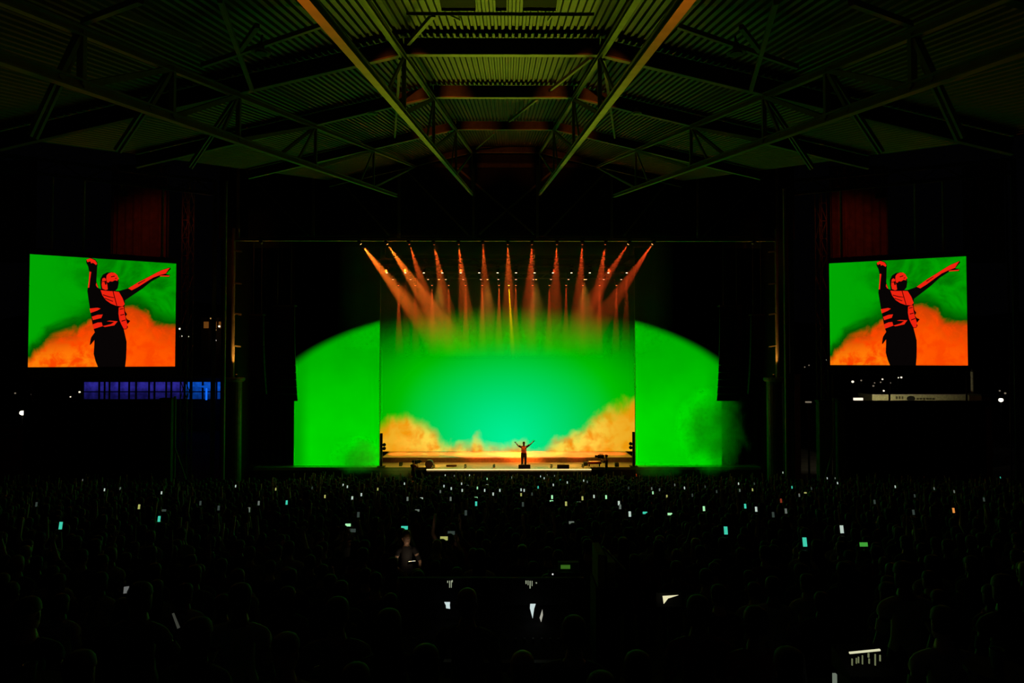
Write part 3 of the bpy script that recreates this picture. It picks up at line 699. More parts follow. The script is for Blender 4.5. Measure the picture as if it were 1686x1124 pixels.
# ------------------------------------------------------------------ people
ARM = {  # elbow, wrist, fingertip direction point for each side (x is mirrored for the left one)
 'rest': ((.25, -.02, 1.15), (.26, .09, .93), (.25, .13, .84)),
 'phone': ((.30, .18, 1.38), (.19, .33, 1.66), (.17, .36, 1.76)),
 'two': ((.27, .19, 1.27), (.11, .38, 1.56), (.08, .41, 1.65)),
 'vee': ((.36, .05, 1.64), (.43, .08, 1.89), (.45, .10, 1.99)),
 'up': ((.29, .05, 1.69), (.27, .09, 1.96), (.26, .11, 2.06)),
 'fold': ((.27, .12, 1.16), (.06, .26, 1.20), (-.03, .27, 1.22)),
 'work': ((.26, .12, 1.14), (.18, .38, 1.08), (.16, .48, 1.06)),
 'cam': ((.30, .16, 1.24), (.13, .32, 1.46), (.09, .38, 1.52)),
 'star_a': ((.40, .06, 1.50), (.56, .10, 1.70), (.64, .12, 1.77)),
 'star_b': ((.43, .06, 1.58), (.64, .10, 1.78), (.73, .12, 1.86)),
}
def skin_body(right, left, sub=1, bulk=1.0):
    J = [('pelvis', (0, 0, .97), .135), ('spine', (0, .01, 1.12), .125), ('chest', (0, 0, 1.30), .150), ('collar', (0, -.01, 1.43), .085), ('neck', (0, .005, 1.52), .056), ('skull', (0, .02, 1.60), .058)]
    E = [(0, 1), (1, 2), (2, 3), (3, 4), (4, 5)]; lab = ['torso', 'torso', 'torso', 'neck', 'neck']
    def add(n, p, r, par, l):
        J.append((n, p, r)); E.append((par, len(J) - 1)); lab.append(l); return len(J) - 1
    for s, arm in ((1, right), (-1, left)):
        e, w_, h = ARM[arm]; m = lambda p: (p[0] * s, p[1], p[2])
        a = add('shoulder', (s * .175, -.01, 1.405), .066, 3, 'torso')
        mid = tuple((Vector((s * .175, -.01, 1.405)) + Vector(m(e))) / 2)
        a = add('upper', mid, .055, a, 'upper'); a = add('elbow', m(e), .044, a, 'upper')
        a = add('wrist', m(w_), .029, a, 'fore')
        pm = tuple(Vector(m(w_)) + (Vector(m(h)) - Vector(m(w_))) * .62); add('palm', pm, .034, a, 'fore')
        a = add('hip', (s * .10, 0, .90), .094, 0, 'leg'); a = add('knee', (s * .115, .025, .50), .058, a, 'leg')
        a = add('ankle', (s * .12, -.01, .10), .040, a, 'shin'); add('toe', (s * .135, .16, .045), .040, a, 'shoe')
    me = bpy.data.meshes.new('tmp'); me.from_pydata([j[1] for j in J], E, [])
    o = bpy.data.objects.new('tmp', me); COL.objects.link(o)
    sk = o.modifiers.new('s', 'SKIN'); sk.use_smooth_shade = True; sk.branch_smoothing = .6
    for v_, j in zip(me.skin_vertices[0].data, J): v_.radius = (j[2] * (bulk if j[0] not in ('neck', 'skull', 'wrist', 'palm') else 1.0),) * 2; v_.use_root = j[0] == 'pelvis'
    ss = o.modifiers.new('u', 'SUBSURF'); ss.levels = sub; ss.render_levels = sub
    dg = bpy.context.evaluated_depsgraph_get(); dg.update()
    em = bpy.data.meshes.new_from_object(o.evaluated_get(dg))
    vs = [v_.co.copy() for v_ in em.vertices]; ns = [v_.normal.copy() for v_ in em.vertices]; fs = [tuple(p.vertices) for p in em.polygons]
    bpy.data.objects.remove(o); bpy.data.meshes.remove(em); bpy.data.meshes.remove(me)
    seg = [(Vector(J[a][1]), Vector(J[c][1]), l) for (a, c), l in zip(E, lab)]
    # flatten the trunk front to back
    for i, p in enumerate(vs):
        if .85 < p.z < 1.44 and abs(p.x) < .24: vs[i] = Vector((p.x * 1.08, p.y * .82, p.z))
    return vs, ns, fs, seg, J
def region(c, seg):
    best, bl, bt = 9, None, 0
    for a, b_, l in seg:
        ab = b_ - a; t = max(0, min(1, (c - a).dot(ab) / ab.length_squared)); q = (c - a - ab * t).length
        if q < best: best, bl, bt = q, l, t
    return bl, bt
HEAD = [(1.53, .035, .030, .035), (1.545, .040, .050, .058), (1.575, .032, .064, .078), (1.61, .022, .071, .088), (1.65, .014, .076, .096), (1.69, .008, .078, .100), (1.73, .002, .074, .095), (1.76, -.004, .060, .078), (1.778, -.006, .036, .048), (1.784, -.006, .010, .012)]
def head_rings(mb, grow=0.0, z0=0, pred=None, n=14):
    vs = []; fs = []
    for z, cy, rx, ry in HEAD:
        for j in range(n):
            a = 2 * math.pi * j / n; vs.append(Vector(((rx + grow) * math.cos(a), cy + (ry + grow) * math.sin(a), z + (grow if z > 1.72 else 0))))
    for i in range(len(HEAD) - 1):
        for j in range(n):
            f = (i * n + j, i * n + (j + 1) % n, (i + 1) * n + (j + 1) % n, (i + 1) * n + j)
            c = sum((vs[k] for k in f), Vector()) / 4
            if pred is None or pred(c): fs.append(f)
    top = (len(HEAD) - 1) * n
    if pred is None or pred(vs[top]): fs.append(tuple(top + j for j in range(n)))
    mb.add(vs, fs)
def hand(mb, w_, h, s, curl):
    w_, h = Vector(w_), Vector(h); D = (h - w_).normalized()
    fwd = Vector((0, 1, 0)); N = (fwd - D * fwd.dot(D)).normalized() if abs(D.y) < .95 else Vector((0, 0, -1)); S = D.cross(N).normalized()
    base = w_ + D * .075
    for k, (off, ln) in enumerate(((-.030, .066), (-.010, .078), (.011, .084), (.031, .074))):
        b0 = base + S * off; b1 = b0 + D * ln * .45 + N * curl * .012; b2 = b1 + D * ln * .32 + N * curl * .030; b3 = b2 + D * ln * .23 * (1 - curl) + N * curl * .03
        mb.tube([b0 - D * .015, b1, b2, b3], [.0095, .009, .008, .006], 6)
    tb = w_ + D * .03 + S * .03 * s; mb.tube([tb, tb + S * .035 * s + D * .03, tb + S * .045 * s + D * .062 + N * curl * .02], [.012, .0105, .0075], 6)
def make_person(name, right, left, hair, sub=1, trousers=True, curl=.35, bulk=1.0):
    """a person facing +Y; returns the root with body, clothes and hair"""
    t = thing(name, '', 'person')
    vs, ns, fs, seg, J = skin_body(right, left, sub, bulk)
    mb = MB(); mb.add(vs, fs); head_rings(mb)
    mb.add([(-.012, .118, 1.625), (.012, .118, 1.625), (.016, .100, 1.615), (-.016, .100, 1.615), (-.006, .104, 1.665), (.006, .104, 1.665), (0, .132, 1.63)], [(0, 1, 6), (1, 5, 6), (5, 4, 6), (4, 0, 6), (2, 5, 1), (3, 0, 4), (3, 2, 1, 0)])
    for s in (-1, 1):
        mb.lathe([(.004, -.012), (.018, -.008), (.024, 0), (.016, .008)], c=(s * .079, .005, 1.645), n=8, axis='x', sx=.7, sy=1.35)
        mb.lathe([(.003, .012), (.009, .008), (.012, 0), (.009, -.008)], c=(s * .030, .094, 1.668), n=8, axis='y', sy=.7)
    mb.tube([(-.026, .100, 1.590), (0, .112, 1.588), (.026, .100, 1.590)], [.004, .007, .004], 6)
    for s, arm in ((1, right), (-1, left)):
        e, w_, h = ARM[arm]; hand(mb, (w_[0] * s, w_[1], w_[2]), (h[0] * s, h[1], h[2]), s, .8 if arm in ('phone', 'two', 'cam') else curl)
    body = mb.build('body', SKIN[0], t, smooth=True)
    regs = [region(sum((vs[i] for i in f), Vector()) / len(f), seg) for f in fs]
    def garment(nm, m, pick, off):
        keep = [f for f, r in zip(fs, regs) if pick(r, sum((vs[i] for i in f), Vector()) / len(f))]
        idx = sorted({i for f in keep for i in f}); mp = {i: k for k, i in enumerate(idx)}
        return MB().add([vs[i] + ns[i] * off for i in idx], [tuple(mp[i] for i in f) for f in keep]).build(nm, m, t, smooth=True)
    garment('shirt', CLOTH[0], lambda r, c: (r[0] == 'torso' and c.z > .90 and c.z < 1.475) or (r[0] == 'upper' and r[1] < .72), .013)
    if trousers:
        garment('trousers', DENIM, lambda r, c: r[0] in ('leg', 'shin') or (r[0] == 'torso' and c.z <= 1.0), .009 + (bulk - 1) * .07)
        garment('shoes', BLACK, lambda r, c: r[0] == 'shoe' or (r[0] == 'shin' and c.z < .1), .014)
    hb_ = MB()
    if hair == 'short': head_rings(hb_, .010, 0, lambda c: c.z > 1.70 or (c.y < .015 and c.z > 1.60)); hb_.build('hair', HAIRM[0], t, smooth=True)
    elif hair == 'long':
        head_rings(hb_, .014, 0, lambda c: c.z > 1.705 or (c.y < .03 and c.z > 1.56))
        vs2 = []; n = 9
        for k, (z, cy, rx, ry) in enumerate(((1.70, -.03, .088, .085), (1.60, -.045, .095, .075), (1.50, -.06, .105, .065), (1.40, -.085, .11, .05), (1.30, -.105, .095, .035), (1.24, -.11, .06, .02))):
            for j in range(n): a = math.pi + math.pi * j / (n - 1); vs2.append((rx * math.cos(a), cy + ry * math.sin(a) + .02, z))
        hb_.add(vs2, [(i * n + j, i * n + j + 1, (i + 1) * n + j + 1, (i + 1) * n + j) for i in range(5) for j in range(n - 1)])
        hb_.build('hair', HAIRM[1], t, smooth=True)
    elif hair == 'cap':
        head_rings(hb_, .012, 0, lambda c: c.z > 1.69)
        cp = hb_.build('cap', CLOTH[1], t, smooth=True); MB().lathe([(.085, 1.700), (.088, 1.695)], c=(0, .03, 0), n=14, sx=.8, sy=1.5).build('visor', CLOTH[0], cp)
    return t
def recolor(t, skin=None, shirt=None, hair=None):
    for c in t.children:
        k = c.name.split('.')[0]
        m = {'body': skin, 'shirt': shirt, 'hair': hair, 'cap': hair}.get(k)
        if m is not None: c.material_slots[0].link = 'OBJECT'; c.material_slots[0].material = m

# the performer, facing the audience with both arms raised
pf = make_person('person', 'star_a', 'star_b', 'short', 2, True, .15, 1.22)
tag(pf, 'performer in an orange vest and dark trousers on stage with both arms raised', 'person')
recolor(pf, SKIN[1], CLOTH[0], HAIRM[0])
pb_ = P(862.5, 767, 50.35)
pf.location = (pb_.x, 50.35, STZ); pf.rotation_euler = (0, 0, math.pi); pf.scale = (1.03,) * 3
sh = [c for c in pf.children if c.name.startswith('shirt')][0]
bm = bmesh.new(); bm.from_mesh(sh.data); bm.verts.ensure_lookup_table()
vest = MB(); mp = {}; vv = []; ff = []
bm.normal_update()
for f in bm.faces:
    c = f.calc_center_median()
    if abs(c.x) < .165 and 1.0 < c.z < 1.46:
        ids = []
        for v_ in f.verts:
            if v_.index not in mp: mp[v_.index] = len(vv); vv.append(v_.co + v_.normal * .022)
            ids.append(mp[v_.index])
        ff.append(tuple(ids))
bm.free()
VESTM = mat('orange vest', (.85, .20, .05), .7, var=.3, scale=14)
vo = vest.add(vv, ff).build('vest', VESTM, pf, smooth=True)
for z in (1.06, 1.15):
    MB().lathe([(.185, z), (.19, z + .012), (.185, z + .03)], n=20, sx=1.0, sy=.80).build('strap', mat('vest strap', (.25, .03, .02), .7), vo)
bd = MB(); head_rings(bd, .006, 0, lambda c: c.z < 1.60 and c.y > .02); bd.build('beard', HAIRM[0], pf, smooth=True)
# his stage lamps: a warm key from the front truss
kl = P(880, 399, 45.6)
spot('performer_key', kl + Vector((0, .1, -.3)), (pb_.x, 50.3, STZ + 1.4), 11000, (1, .30, .06), 7, .5, .05)

# camera operators
def operator(x, d, floor_z, rz, label, side):
    o = make_person('person', 'cam', 'cam', 'short', 1); tag(o, label, 'person'); recolor(o, SKIN[0], CLOTH[3], HAIRM[0])
    o.location = (PX(x, d), d, floor_z); o.rotation_euler = (0, 0, rz)
    c = thing('video_camera', 'video camera held by the camera operator on the %s' % side, 'camera', Matrix.Rotation(rz, 4, 'Z') @ Vector((0, .40, 1.62)) + o.location, rz)
    MB().box(-.09, .09, -.22, .22, -.12, .12).build('body', BLACK, c); MB().lathe([(.06, .22), (.08, .30), (.085, .42), (.07, .42)], n=12, axis='y').build('lens', BLACK, c)
    MB().box(-.14, -.09, -.05, .12, .02, .12).build('viewfinder', BLACK, c); MB().bar((0, -.15, .17), (0, .12, .17), .03, .03).build('handle', DSTEEL, c)
    for y_ in (-.12, .1): MB().bar((0, y_, .11), (0, y_, .18), .025, .025).build('handle_post', DSTEEL, c)
    return o
# platforms they stand on
for x, d, nm, l in ((681, 48.6, 'left', 'red-lit camera operator standing in front of the left end of the stage'), (998, 49.0, 'right', 'camera operator in dark red beside the stage at the right end of its glowing edge')):  # red light on the left operator is put into the shirt colour
    z = (.62, .95)[nm == 'right']
    p = thing('camera_platform', 'low black camera platform at the %s end of the stage front' % nm, 'platform', (PX(x, d), d, -.30))
    MB().box(-.8, .8, -.6, .35, z + .22, z + .30).build('top', BLACK, p)
    for i in (-.72, .72):
        for j in (-.52, .28): MB().bar((i, j, 0), (i, j, z + .22), .06, .06).build('leg', DSTEEL, p)
    operator(x, d, z, (rad(-35), rad(70))[nm == 'right'], l, nm)

# gear on the stage
def wedge(x, y, d, wd, ht, label, name='floor_monitor'):
    p = P(x, y, d); t = thing(name, label, 'speaker', (p.x, d, STZ))
    MB().hexa([(-wd / 2, 0, 0), (wd / 2, 0, 0), (wd / 2, .5, 0), (-wd / 2, .5, 0), (-wd / 2, .05, ht), (wd / 2, .05, ht), (wd / 2, .25, ht), (-wd / 2, .25, ht)]).build('cabinet', mat('dark red gear', (.05, .012, .008), .7), t)
    MB().box(-wd / 2 + .04, wd / 2 - .04, -.005, .015, .04, ht - .05).build('back_plate', BLACK, t)
    MB().bar((-wd / 2 + .1, .1, ht + .012), (wd / 2 - .1, .1, ht + .012), .03, .024).build('handle', DSTEEL, t)
wedge(863.5, 772, 49.5, .86, .26, 'dark box at the stage edge just in front of the performer')
wedge(927.5, 772, 49.5, .86, .26, 'dark box at the stage edge right of the performer')
wedge(743, 770, 50.4, .75, .12, 'flat dark floor box left of the performer')
def gear(x, y0, y1, d, wd, label):
    p = P(x, y1, d); h = (y1 - y0) * d / F; t = thing('stage_speaker', label, 'speaker', (p.x, d, STZ))
    MB().cbox(-wd / 2, wd / 2, -.2, .2, 0, h, .03).build('cabinet', BLACK, t); MB().box(-wd * .42, wd * .42, -.215, -.2, .05, h - .06).build('grille', DSTEEL, t)
    MB().bar((-wd * .2, 0, h + .01), (wd * .2, 0, h + .01), .03, .02).build('handle', DSTEEL, t)
gear(660, 761.5, 767, 51.0, .22, 'small dark box near the left screen edge on stage'); gear(964.5, 760.5, 766, 51.0, .3, 'small dark speaker left of the red instrument'); gear(1015.5, 760, 766, 50.6, .26, 'small dark speaker at the right end of the stage')
t = thing('keyboard', 'red keyboard instrument on a stand at the right of the stage', 'keyboard', (PX(978, 50.6), 50.6, STZ))
rk = mat('red gear', (.35, .03, .015), .5)
MB().cbox(-.48, .48, -.2, .2, .18, .36, .03).build('body', rk, t); MB().box(-.44, .44, -.19, .0, .362, .375).build('keys', mat('ivory keys', (.5, .45, .4), .5), t)
for i in (-.38, .38): MB().bar((i, 0, 0), (i, 0, .2), .06, .3).build('leg', BLACK, t)
t = thing('drum', 'dark round drum lying on its side at the left end of the stage', 'drum', (PX(707.5, 49.9), 49.9, STZ))
MB().lathe([(.27, -.25), (.29, -.24), (.29, .24), (.27, .25)], c=(0, 0, .30), n=20, axis='y').build('shell', mat('drum shell', (.06, .02, .02), .4), t)
MB().lathe([(.26, -.262), (.255, -.27)], c=(0, 0, .30), n=20, axis='y').build('drum_head', mat('drum head', (.25, .12, .10), .6), t)
for a in range(6): MB().bar((.295 * math.cos(a * 1.047), -.2, .30 + .295 * math.sin(a * 1.047)), (.295 * math.cos(a * 1.047), .2, .30 + .295 * math.sin(a * 1.047)), .02, .02).build('lug', DSTEEL, t)
for i in (-.3, .3): MB().bar((i * .75, -.2, .1), (i * 1.1, -.25, 0), .03, .03).build('spur', DSTEEL, t)
for x, y0, s, nm in ((628.5, 713, -1, 'left'), (1042.5, 711, 1, 'right')):
    d = 50.45; z = PZ(y0, d) - STZ
    t = thing('light_tower', 'slim dark lamp tower at the %s edge of the central screen' % nm, 'tower', (PX(x, d), d, STZ))
    MB().bar((0, 0, 0), (0, 0, z), .17, .17).build('mast', BLACK, t); MB().cbox(-.28, .28, -.25, .25, 0, .05, .01).build('base_plate', BLACK, t)
    for k, h in enumerate((z * .55, z * .66)):
        MB().lathe([(.05, -.14), (.12, -.10), (.13, .05), (.11, .08)], c=(-s * .22, -.05, h), n=10, axis='y').build('lamp_head', BLACK, t)
        MB().bar((-s * .22, 0, h), (0, 0, h), .04, .04).build('bracket', BLACK, t)
    lo = Vector((PX(x, d) - s * .3, d - .1, STZ + z * .6)); spot('tower_fill', lo, (s * 4.0, 51.0, STZ), 4000, (1, .45, .06), 28, .8, .1)  # amber light added at the towers to brighten the stage floor

# ------------------------------------------------------------------ smoke
def smoke(label, c, r, dens, seed, scale=.7, thr=.48, ani=.3):
    g = NG('smoke'); vec, xyz = g.coords()
    mp_ = g.n('ShaderNodeMapping'); mp_.inputs['Location'].default_value = (seed, seed * 1.7, 0); g.nt.links.new(vec, mp_.inputs[0])
    nz = g.noise(mp_.outputs[0], scale, 4, .55, .3)
    q = None
    for k in range(3):
        e = g.math('POWER', g.math('ABSOLUTE', g.math('DIVIDE', xyz[k], r[k])), 2.0); q = e if q is None else g.math('ADD', q, e)
    den = g.math('SUBTRACT', g.math('ADD', nz, .30), q)                         # fades towards the rim, broken up by noise
    vs_ = g.n('ShaderNodeVolumeScatter'); vs_.inputs['Color'].default_value = (.97, .97, .97, 1); vs_.inputs['Anisotropy'].default_value = ani
    g.put(vs_.inputs['Density'], g.math('MULTIPLY', g.step(den, thr - .15, thr + .35), dens)); g.nt.links.new(vs_.outputs[0], g.out.inputs['Volume'])
    pts = []
    b_ = MB().lathe([(math.sin(math.pi * (i + .02) / 8.04), -math.cos(math.pi * (i + .02) / 8.04)) for i in range(9)], n=16)
    b_.v = [(x * r[0], y * r[1], z * r[2]) for x, y, z in b_.v]
    return tag(b_.build('smoke_cloud', g.m, None, c), label, 'smoke', None, 'stuff')
smoke('rolling green smoke in front of the right green screen', P(1172, 712, 49.2), (4.1, 1.3, 4.7), 2.4, 3.1, ani=.7)
smoke('low dark green smoke in front of the left green screen', P(585, 752, 49.3), (2.7, .9, 2.3), 1.5, 7.7)
smoke('thin warm smoke in front of the left end of the stage edge', P(655, 776, 48.9), (2.6, .6, .9), .6, 2.2)
smoke('thin green smoke in front of the right end of the stage edge', P(1085, 776, 48.9), (2.8, .6, .9), .6, 9.2)
smoke('pale orange smoke drifting over the left of the stage floor', P(680, 735, 54.2), (3.0, 1.2, 1.7), .14, 1.3)
smoke('pale orange smoke drifting over the right of the stage floor', P(985, 735, 54.2), (3.2, 1.2, 1.9), .14, 5.3)
# ------------------------------------------------------------------ the crowd
def make_phone(land):
    t = thing('phone', '', 'phone'); a, c = (.155, .075) if land else (.075, .155)
    MB().cbox(-a / 2, a / 2, -.0005, .009, -c / 2, c / 2, .003).build('body', BLACK, t)
    MB().add([(-a * .46, -.0012, -c * .47), (a * .46, -.0012, -c * .47), (a * .46, -.0012, c * .47), (-a * .46, -.0012, c * .47)], [(0, 1, 2, 3)]).build('screen', None, t)
    return t
PHM = {'w': emat('phone white', (.74, .92, .80), .62), 'g': emat('phone green white', (.42, .95, .48), .9), 't': emat('phone teal', (.06, .72, .48), .8), 'd': emat('phone dim', (.5, .6, .5), .22),
       'y': emat('phone yellow', (.70, .72, .2), .55), 'o': emat('phone orange', (.95, .33, .06), .8), 'e': emat('phone green', (.08, .55, .06), .6), 'r': emat('phone red', (.6, .08, .03), .35), 'b': emat('phone faint', (.35, .5, .42), .09)}
PROTO = {}
for key, a in (('rest_short', ('rest', 'rest', 'short')), ('rest_long', ('rest', 'rest', 'long')), ('rest_bald', ('rest', 'rest', 'none')), ('rest_cap', ('rest', 'rest', 'cap')), ('phone_short', ('phone', 'rest', 'short')), ('phone_long', ('phone', 'rest', 'long')),
               ('two_short', ('two', 'two', 'short')), ('two_cap', ('two', 'two', 'cap')), ('vee_short', ('vee', 'vee', 'short')), ('up_long', ('up', 'rest', 'long')), ('fold_short', ('fold', 'fold', 'short')), ('work_cap', ('work', 'work', 'cap')), ('work_long', ('work', 'work', 'long'))):
    PROTO[key] = [make_person('person', *a), False]
def person(key, loc, rz, s, label, group=None):
    pr = PROTO[key]
    t = copy_tree(pr[0]) if pr[1] else pr[0]; pr[1] = True
    t.location = loc; t.rotation_euler = (0, 0, rz); t.scale = (s, s, s); tag(t, label, 'person', group)
    if not group and 'group' in t: del t['group']
    recolor(t, random.choice(SKIN), random.choice(CLOTH), random.choice(HAIRM[:2] if random.random() < .85 else HAIRM))
    return t
PH = {False: [make_phone(False), False], True: [make_phone(True), False]}
def phone(loc, land, kind, label, group, tilt=0, rz=0):
    pr = PH[land]; fs_ = .72 if loc.y > 23 else .85 if loc.y > 15 else 1.0
    t = copy_tree(pr[0]) if pr[1] else pr[0]; pr[1] = True
    t.location = loc; t.scale = (fs_, fs_, fs_); t.rotation_euler = (rad(-12), rad(tilt), rz); tag(t, label, 'phone', group)
    if not group and 'group' in t: del t['group']
    sc_ = [c for c in t.children if c.name.startswith('screen')][0]
    if not sc_.data.materials: sc_.data.materials.append(PHM[kind])
    sc_.material_slots[0].link = 'OBJECT'; sc_.material_slots[0].material = PHM[kind]
    return t
PHONES = '''514 803 b,535 817 y,565 798 w,572 801 w,580 820 w,595 814 w,622 805 y,590 847 b,573 864 gL,580 873 bL,666 796 w,671 821 d,694 820 wL,731 800 w,743 804 w,725 809 d,742 821 d,733 782 w,748 783 d,760 796 w,761 807 w,770 799 dL,773 782 w,
687 840 dL,731 886 yL,743 877 bL,767 844 b,802 788 g,802 798 wL,786 803 g,798 807 w,812 813 w,823 807 w,784 819 gL,784 829 t,843 786 w,858 806 w,863 807 w,858 814 y,876 813 b,861 830 b,886 802 t,890 784 w,896 787 w,901 782 d,913 783 d,923 790 tL,934 794 w,
911 798 w,909 818 g,908 825 gL,932 829 y,953 827 dL,959 820 y,978 817 w,998 818 g,961 791 w,967 793 d,1019 828 w,1021 834 d,1037 846 w,1035 803 b,1073 804 d,1075 811 g,1062 844 tL,941 860 dL,1111 798 d,1127 803 w,1086 806 d,1098 817 y,1103 846 gL,1159 837 g,1161 801 b,
1216 796 w,1218 807 d,1239 806 y,1242 796 b,1227 833 t,1245 838 w,1304 802 t,1316 815 d,1326 811 yL,1336 804 b,1362 787 w,1375 787 d,1379 795 w,1289 777 w,1195 873 t,1325 892 t,1273 847 b,1286 824 r,1294 841 d,1422 896 eL,1386 871 w,1570 840 o,1504 843 b,1474 801 w,
1538 804 d,1571 809 d,1506 816 b,1647 786 t,136 790 d,172 806 w,198 804 d,266 811 w,229 834 y,270 840 bL,262 854 t,100 865 t,388 800 w,454 805 y,472 827 t,410 839 d,426 828 d,1140 815 b,1180 809 b,330 828 b,360 836 b,60 830 b,1440 826 b,1620 822 b'''
NEARLAB = {(1195, 873): 'bright teal phone screen held upright in the crowd on the right', (1325, 892): 'teal phone screen with a red rim held upright, right of centre in the crowd', (1422, 896): 'green phone screen held sideways on the right of the crowd',
           (1570, 840): 'orange glowing phone on the far right of the crowd', (1245, 838): 'bright white phone right of the teal one in the crowd', (1227, 833): 'teal phone beside a bright white one in the crowd', (1159, 837): 'pale green upright phone in the crowd below the right screen',
           (1062, 844): 'teal phone held sideways below the stage, nearest the middle', (1103, 846): 'pale green phone held sideways in the crowd below the green smoke', (731, 886): 'yellow-green sideways phone low in the crowd left of centre', (573, 864): 'small pale green sideways phone in the crowd on the left',
           (100, 865): 'teal phone on the far left of the crowd', (262, 854): 'teal dot of a phone in the left of the crowd', (932, 829): 'pale yellow phone just below the right of the stage edge', (909, 818): 'pale green upright phone below the performer', (1386, 871): 'tiny white phone light above the green sideways phone',
           (941, 860): 'dim sideways phone in the middle of the crowd', (1286, 824): 'dim red phone in the right of the crowd'}
spots = []; occupied = []
for q in PHONES.replace('\n', '').split(','):
    x, y, k = q.split(); x = float(x); y = float(y); land = k.endswith('L'); k = k[0]
    hz = 1.70 if land else 1.835
    d = (3.32 - hz) / max(.0290, (y - HOR) / F - .138); d = min(d, 46.3 if 420 < x < 1250 else 41.5)
    p = P(x, y, d); dy, dx = (.425, 0) if land else (.372, .168)
    py = d - dy; fz = FL(py); s = (p.z - fz) / hz
    if not .85 < s < 1.16: s = max(.86, min(1.15, s)); p.z = fz + hz * s
    spots.append((p, land, k, (x, y), Vector((p.x - dx * s, p.y - dy * s, fz)), s))
# woman with a lit face turned back towards the camera
for p, land, k, key, base, s in spots:
    occupied.append((base.x, base.y))
    near = base.y < 16
    kk = random.choice(['two_short', 'two_cap']) if land else random.choice(['phone_short', 'phone_long'])
    lab = NEARLAB.get((int(key[0]), int(key[1])))
    zone = ['far left', 'left', 'centre left', 'left of the performer', 'right of the performer', 'centre right', 'right', 'far right'][min(7, int(key[0] / 211))]
    rw = 'nearer rows' if base.y < 16 else 'middle rows' if base.y < 24 else 'farther rows' if base.y < 34 else 'front rows'
    cn = {'w': 'white', 'g': 'pale green', 't': 'teal', 'd': 'dim', 'y': 'yellowish', 'o': 'orange', 'e': 'green', 'r': 'dim red', 'b': 'faint'}[k] + (' sideways' if land else '')
    hn = {'two_short': 'short-haired', 'two_cap': 'capped', 'phone_short': 'short-haired', 'phone_long': 'long-haired'}[kk]
    person(kk, base, 0, s, '%s concertgoer with %s phone, %s, %s' % (hn, cn, rw, zone), 'concertgoers holding up phones')
    phone(p, land, k, lab or 'small %s phone in the crowd, %s, %s' % (cn, rw, zone), None if lab else 'small lit phones in the crowd', 0)
wd_ = 13.7; wz = P(669, 884, wd_); fz = FL(wd_)
o = person('work_long', (wz.x, wd_, fz), rad(205), (wz.z - fz) / 1.66, 'blond woman in the crowd with her lit face turned back towards the camera'); recolor(o, SKIN[0], CLOTH[0], HAIRM[2])
for k in range(6): occupied.append((wz.x * (wd_ - k * .45) / wd_, wd_ - k * .45))
q = Matrix.Rotation(rad(205), 4, 'Z') @ Vector((0, .36, 1.22)) + Vector((wz.x, wd_, fz))  # phone added to light her face, its screen turned from view
t = phone(q, True, 'w', 'added phone held low by the blond woman, lighting her face', None, 0, rad(205) + 0.0); t.rotation_euler = (rad(-40), 0, rad(205)); t.scale = (1, 1, 1)
sc_ = [c for c in t.children if c.name.startswith('screen')][0]; sc_.material_slots[0].material = emat('added face light', (1, .72, .45), 14)
p = P(666, 868.5, 14.6); b_ = Vector((p.x, 14.6 - .425, FL(14.2)))
o = person('two_cap', b_, 0, (p.z - b_.z) / 1.70, 'concertgoer in a cap just beyond the blond woman, phone held up'); occupied.append((b_.x, b_.y))
phone(p, True, 't', 'teal phone held up just above the blond woman in the crowd', None)

# rows of concertgoers
POSTS = []
for o in COL.objects:
    if o.name.startswith('side_beam'):
        for xx in (-2.2, SW + 2.2): q = o.location + Matrix.Rotation(o.rotation_euler.z, 4, 'Z') @ Vector((xx, .6, 0)); POSTS.append((q.x, q.y))
cand = []; row = 0; d = 8.05
while d < 47.6:
    hwid = .765 * d + .6; x = -hwid + random.uniform(0, .5)
    while x < hwid:
        xx, dd = x + random.uniform(-.09, .09), d + random.uniform(-.12, .12)
        x += random.uniform(.52, .74)
        if d < 11.5 and (abs(xx - .75) < 1.45 and d < 9.9): continue
        if abs(xx) > 34 or (abs(xx) > 13 and dd > 42.6): continue
        if any(abs(xx - a) < .5 and abs(dd - c) < .6 for a, c in POSTS): continue
        if any(abs(xx - a) < .42 and abs(dd - c) < .5 for a, c in occupied): continue
        cand.append((dd, xx))
    d += .9
cand.sort()
NIND = 170
keys = ['rest_short'] * 5 + ['rest_long'] * 4 + ['rest_cap', 'rest_bald', 'fold_short', 'fold_short']
rows3 = {}
for i, (dd, xx) in enumerate(cand[:NIND]):
    kk = random.choice(keys + (['vee_short', 'up_long'] if dd > 10 else []))
    wh = {'short': 'short-haired', 'long': 'long-haired', 'cap': 'capped', 'bald': 'bareheaded'}[kk.split('_')[1]]
    ac = {'rest': 'arms down', 'fold': 'arms folded', 'vee': 'both arms up', 'up': 'one arm up'}[kk.split('_')[0]]
    rk = int((dd - 7.6) / .9); rows3.setdefault(rk, []).append((xx, dd, kk, wh, ac))
    occupied.append((xx, dd))
for rk, L in sorted(rows3.items()):
    L.sort()
    for i, (xx, dd, kk, wh, ac) in enumerate(L):
        pos = '%s from the left' % ORD[i] if i < len(L) / 2 else '%s from the right' % ORD[len(L) - 1 - i]
        person(kk, (xx, dd, FL(dd)), random.uniform(-.25, .25), random.uniform(.92, 1.05), '%s concertgoer, %s, %s row beyond the platform, %s' % (wh, ac, ORD[rk], pos), 'nearer rows of the crowd')
RING = [(0, .12, .10, 0), (.5, .15, .10, 0), (.92, .17, .12, 0), (1.14, .155, .105, 0), (1.38, .215, .115, 0), (1.455, .16, .09, 0), (1.49, .062, .06, 0), (1.545, .056, .062, .005), (1.585, .07, .088, .01), (1.66, .082, .104, .005), (1.73, .076, .096, 0), (1.775, .04, .05, -.005)]
V = []; Fc = []; MI = []
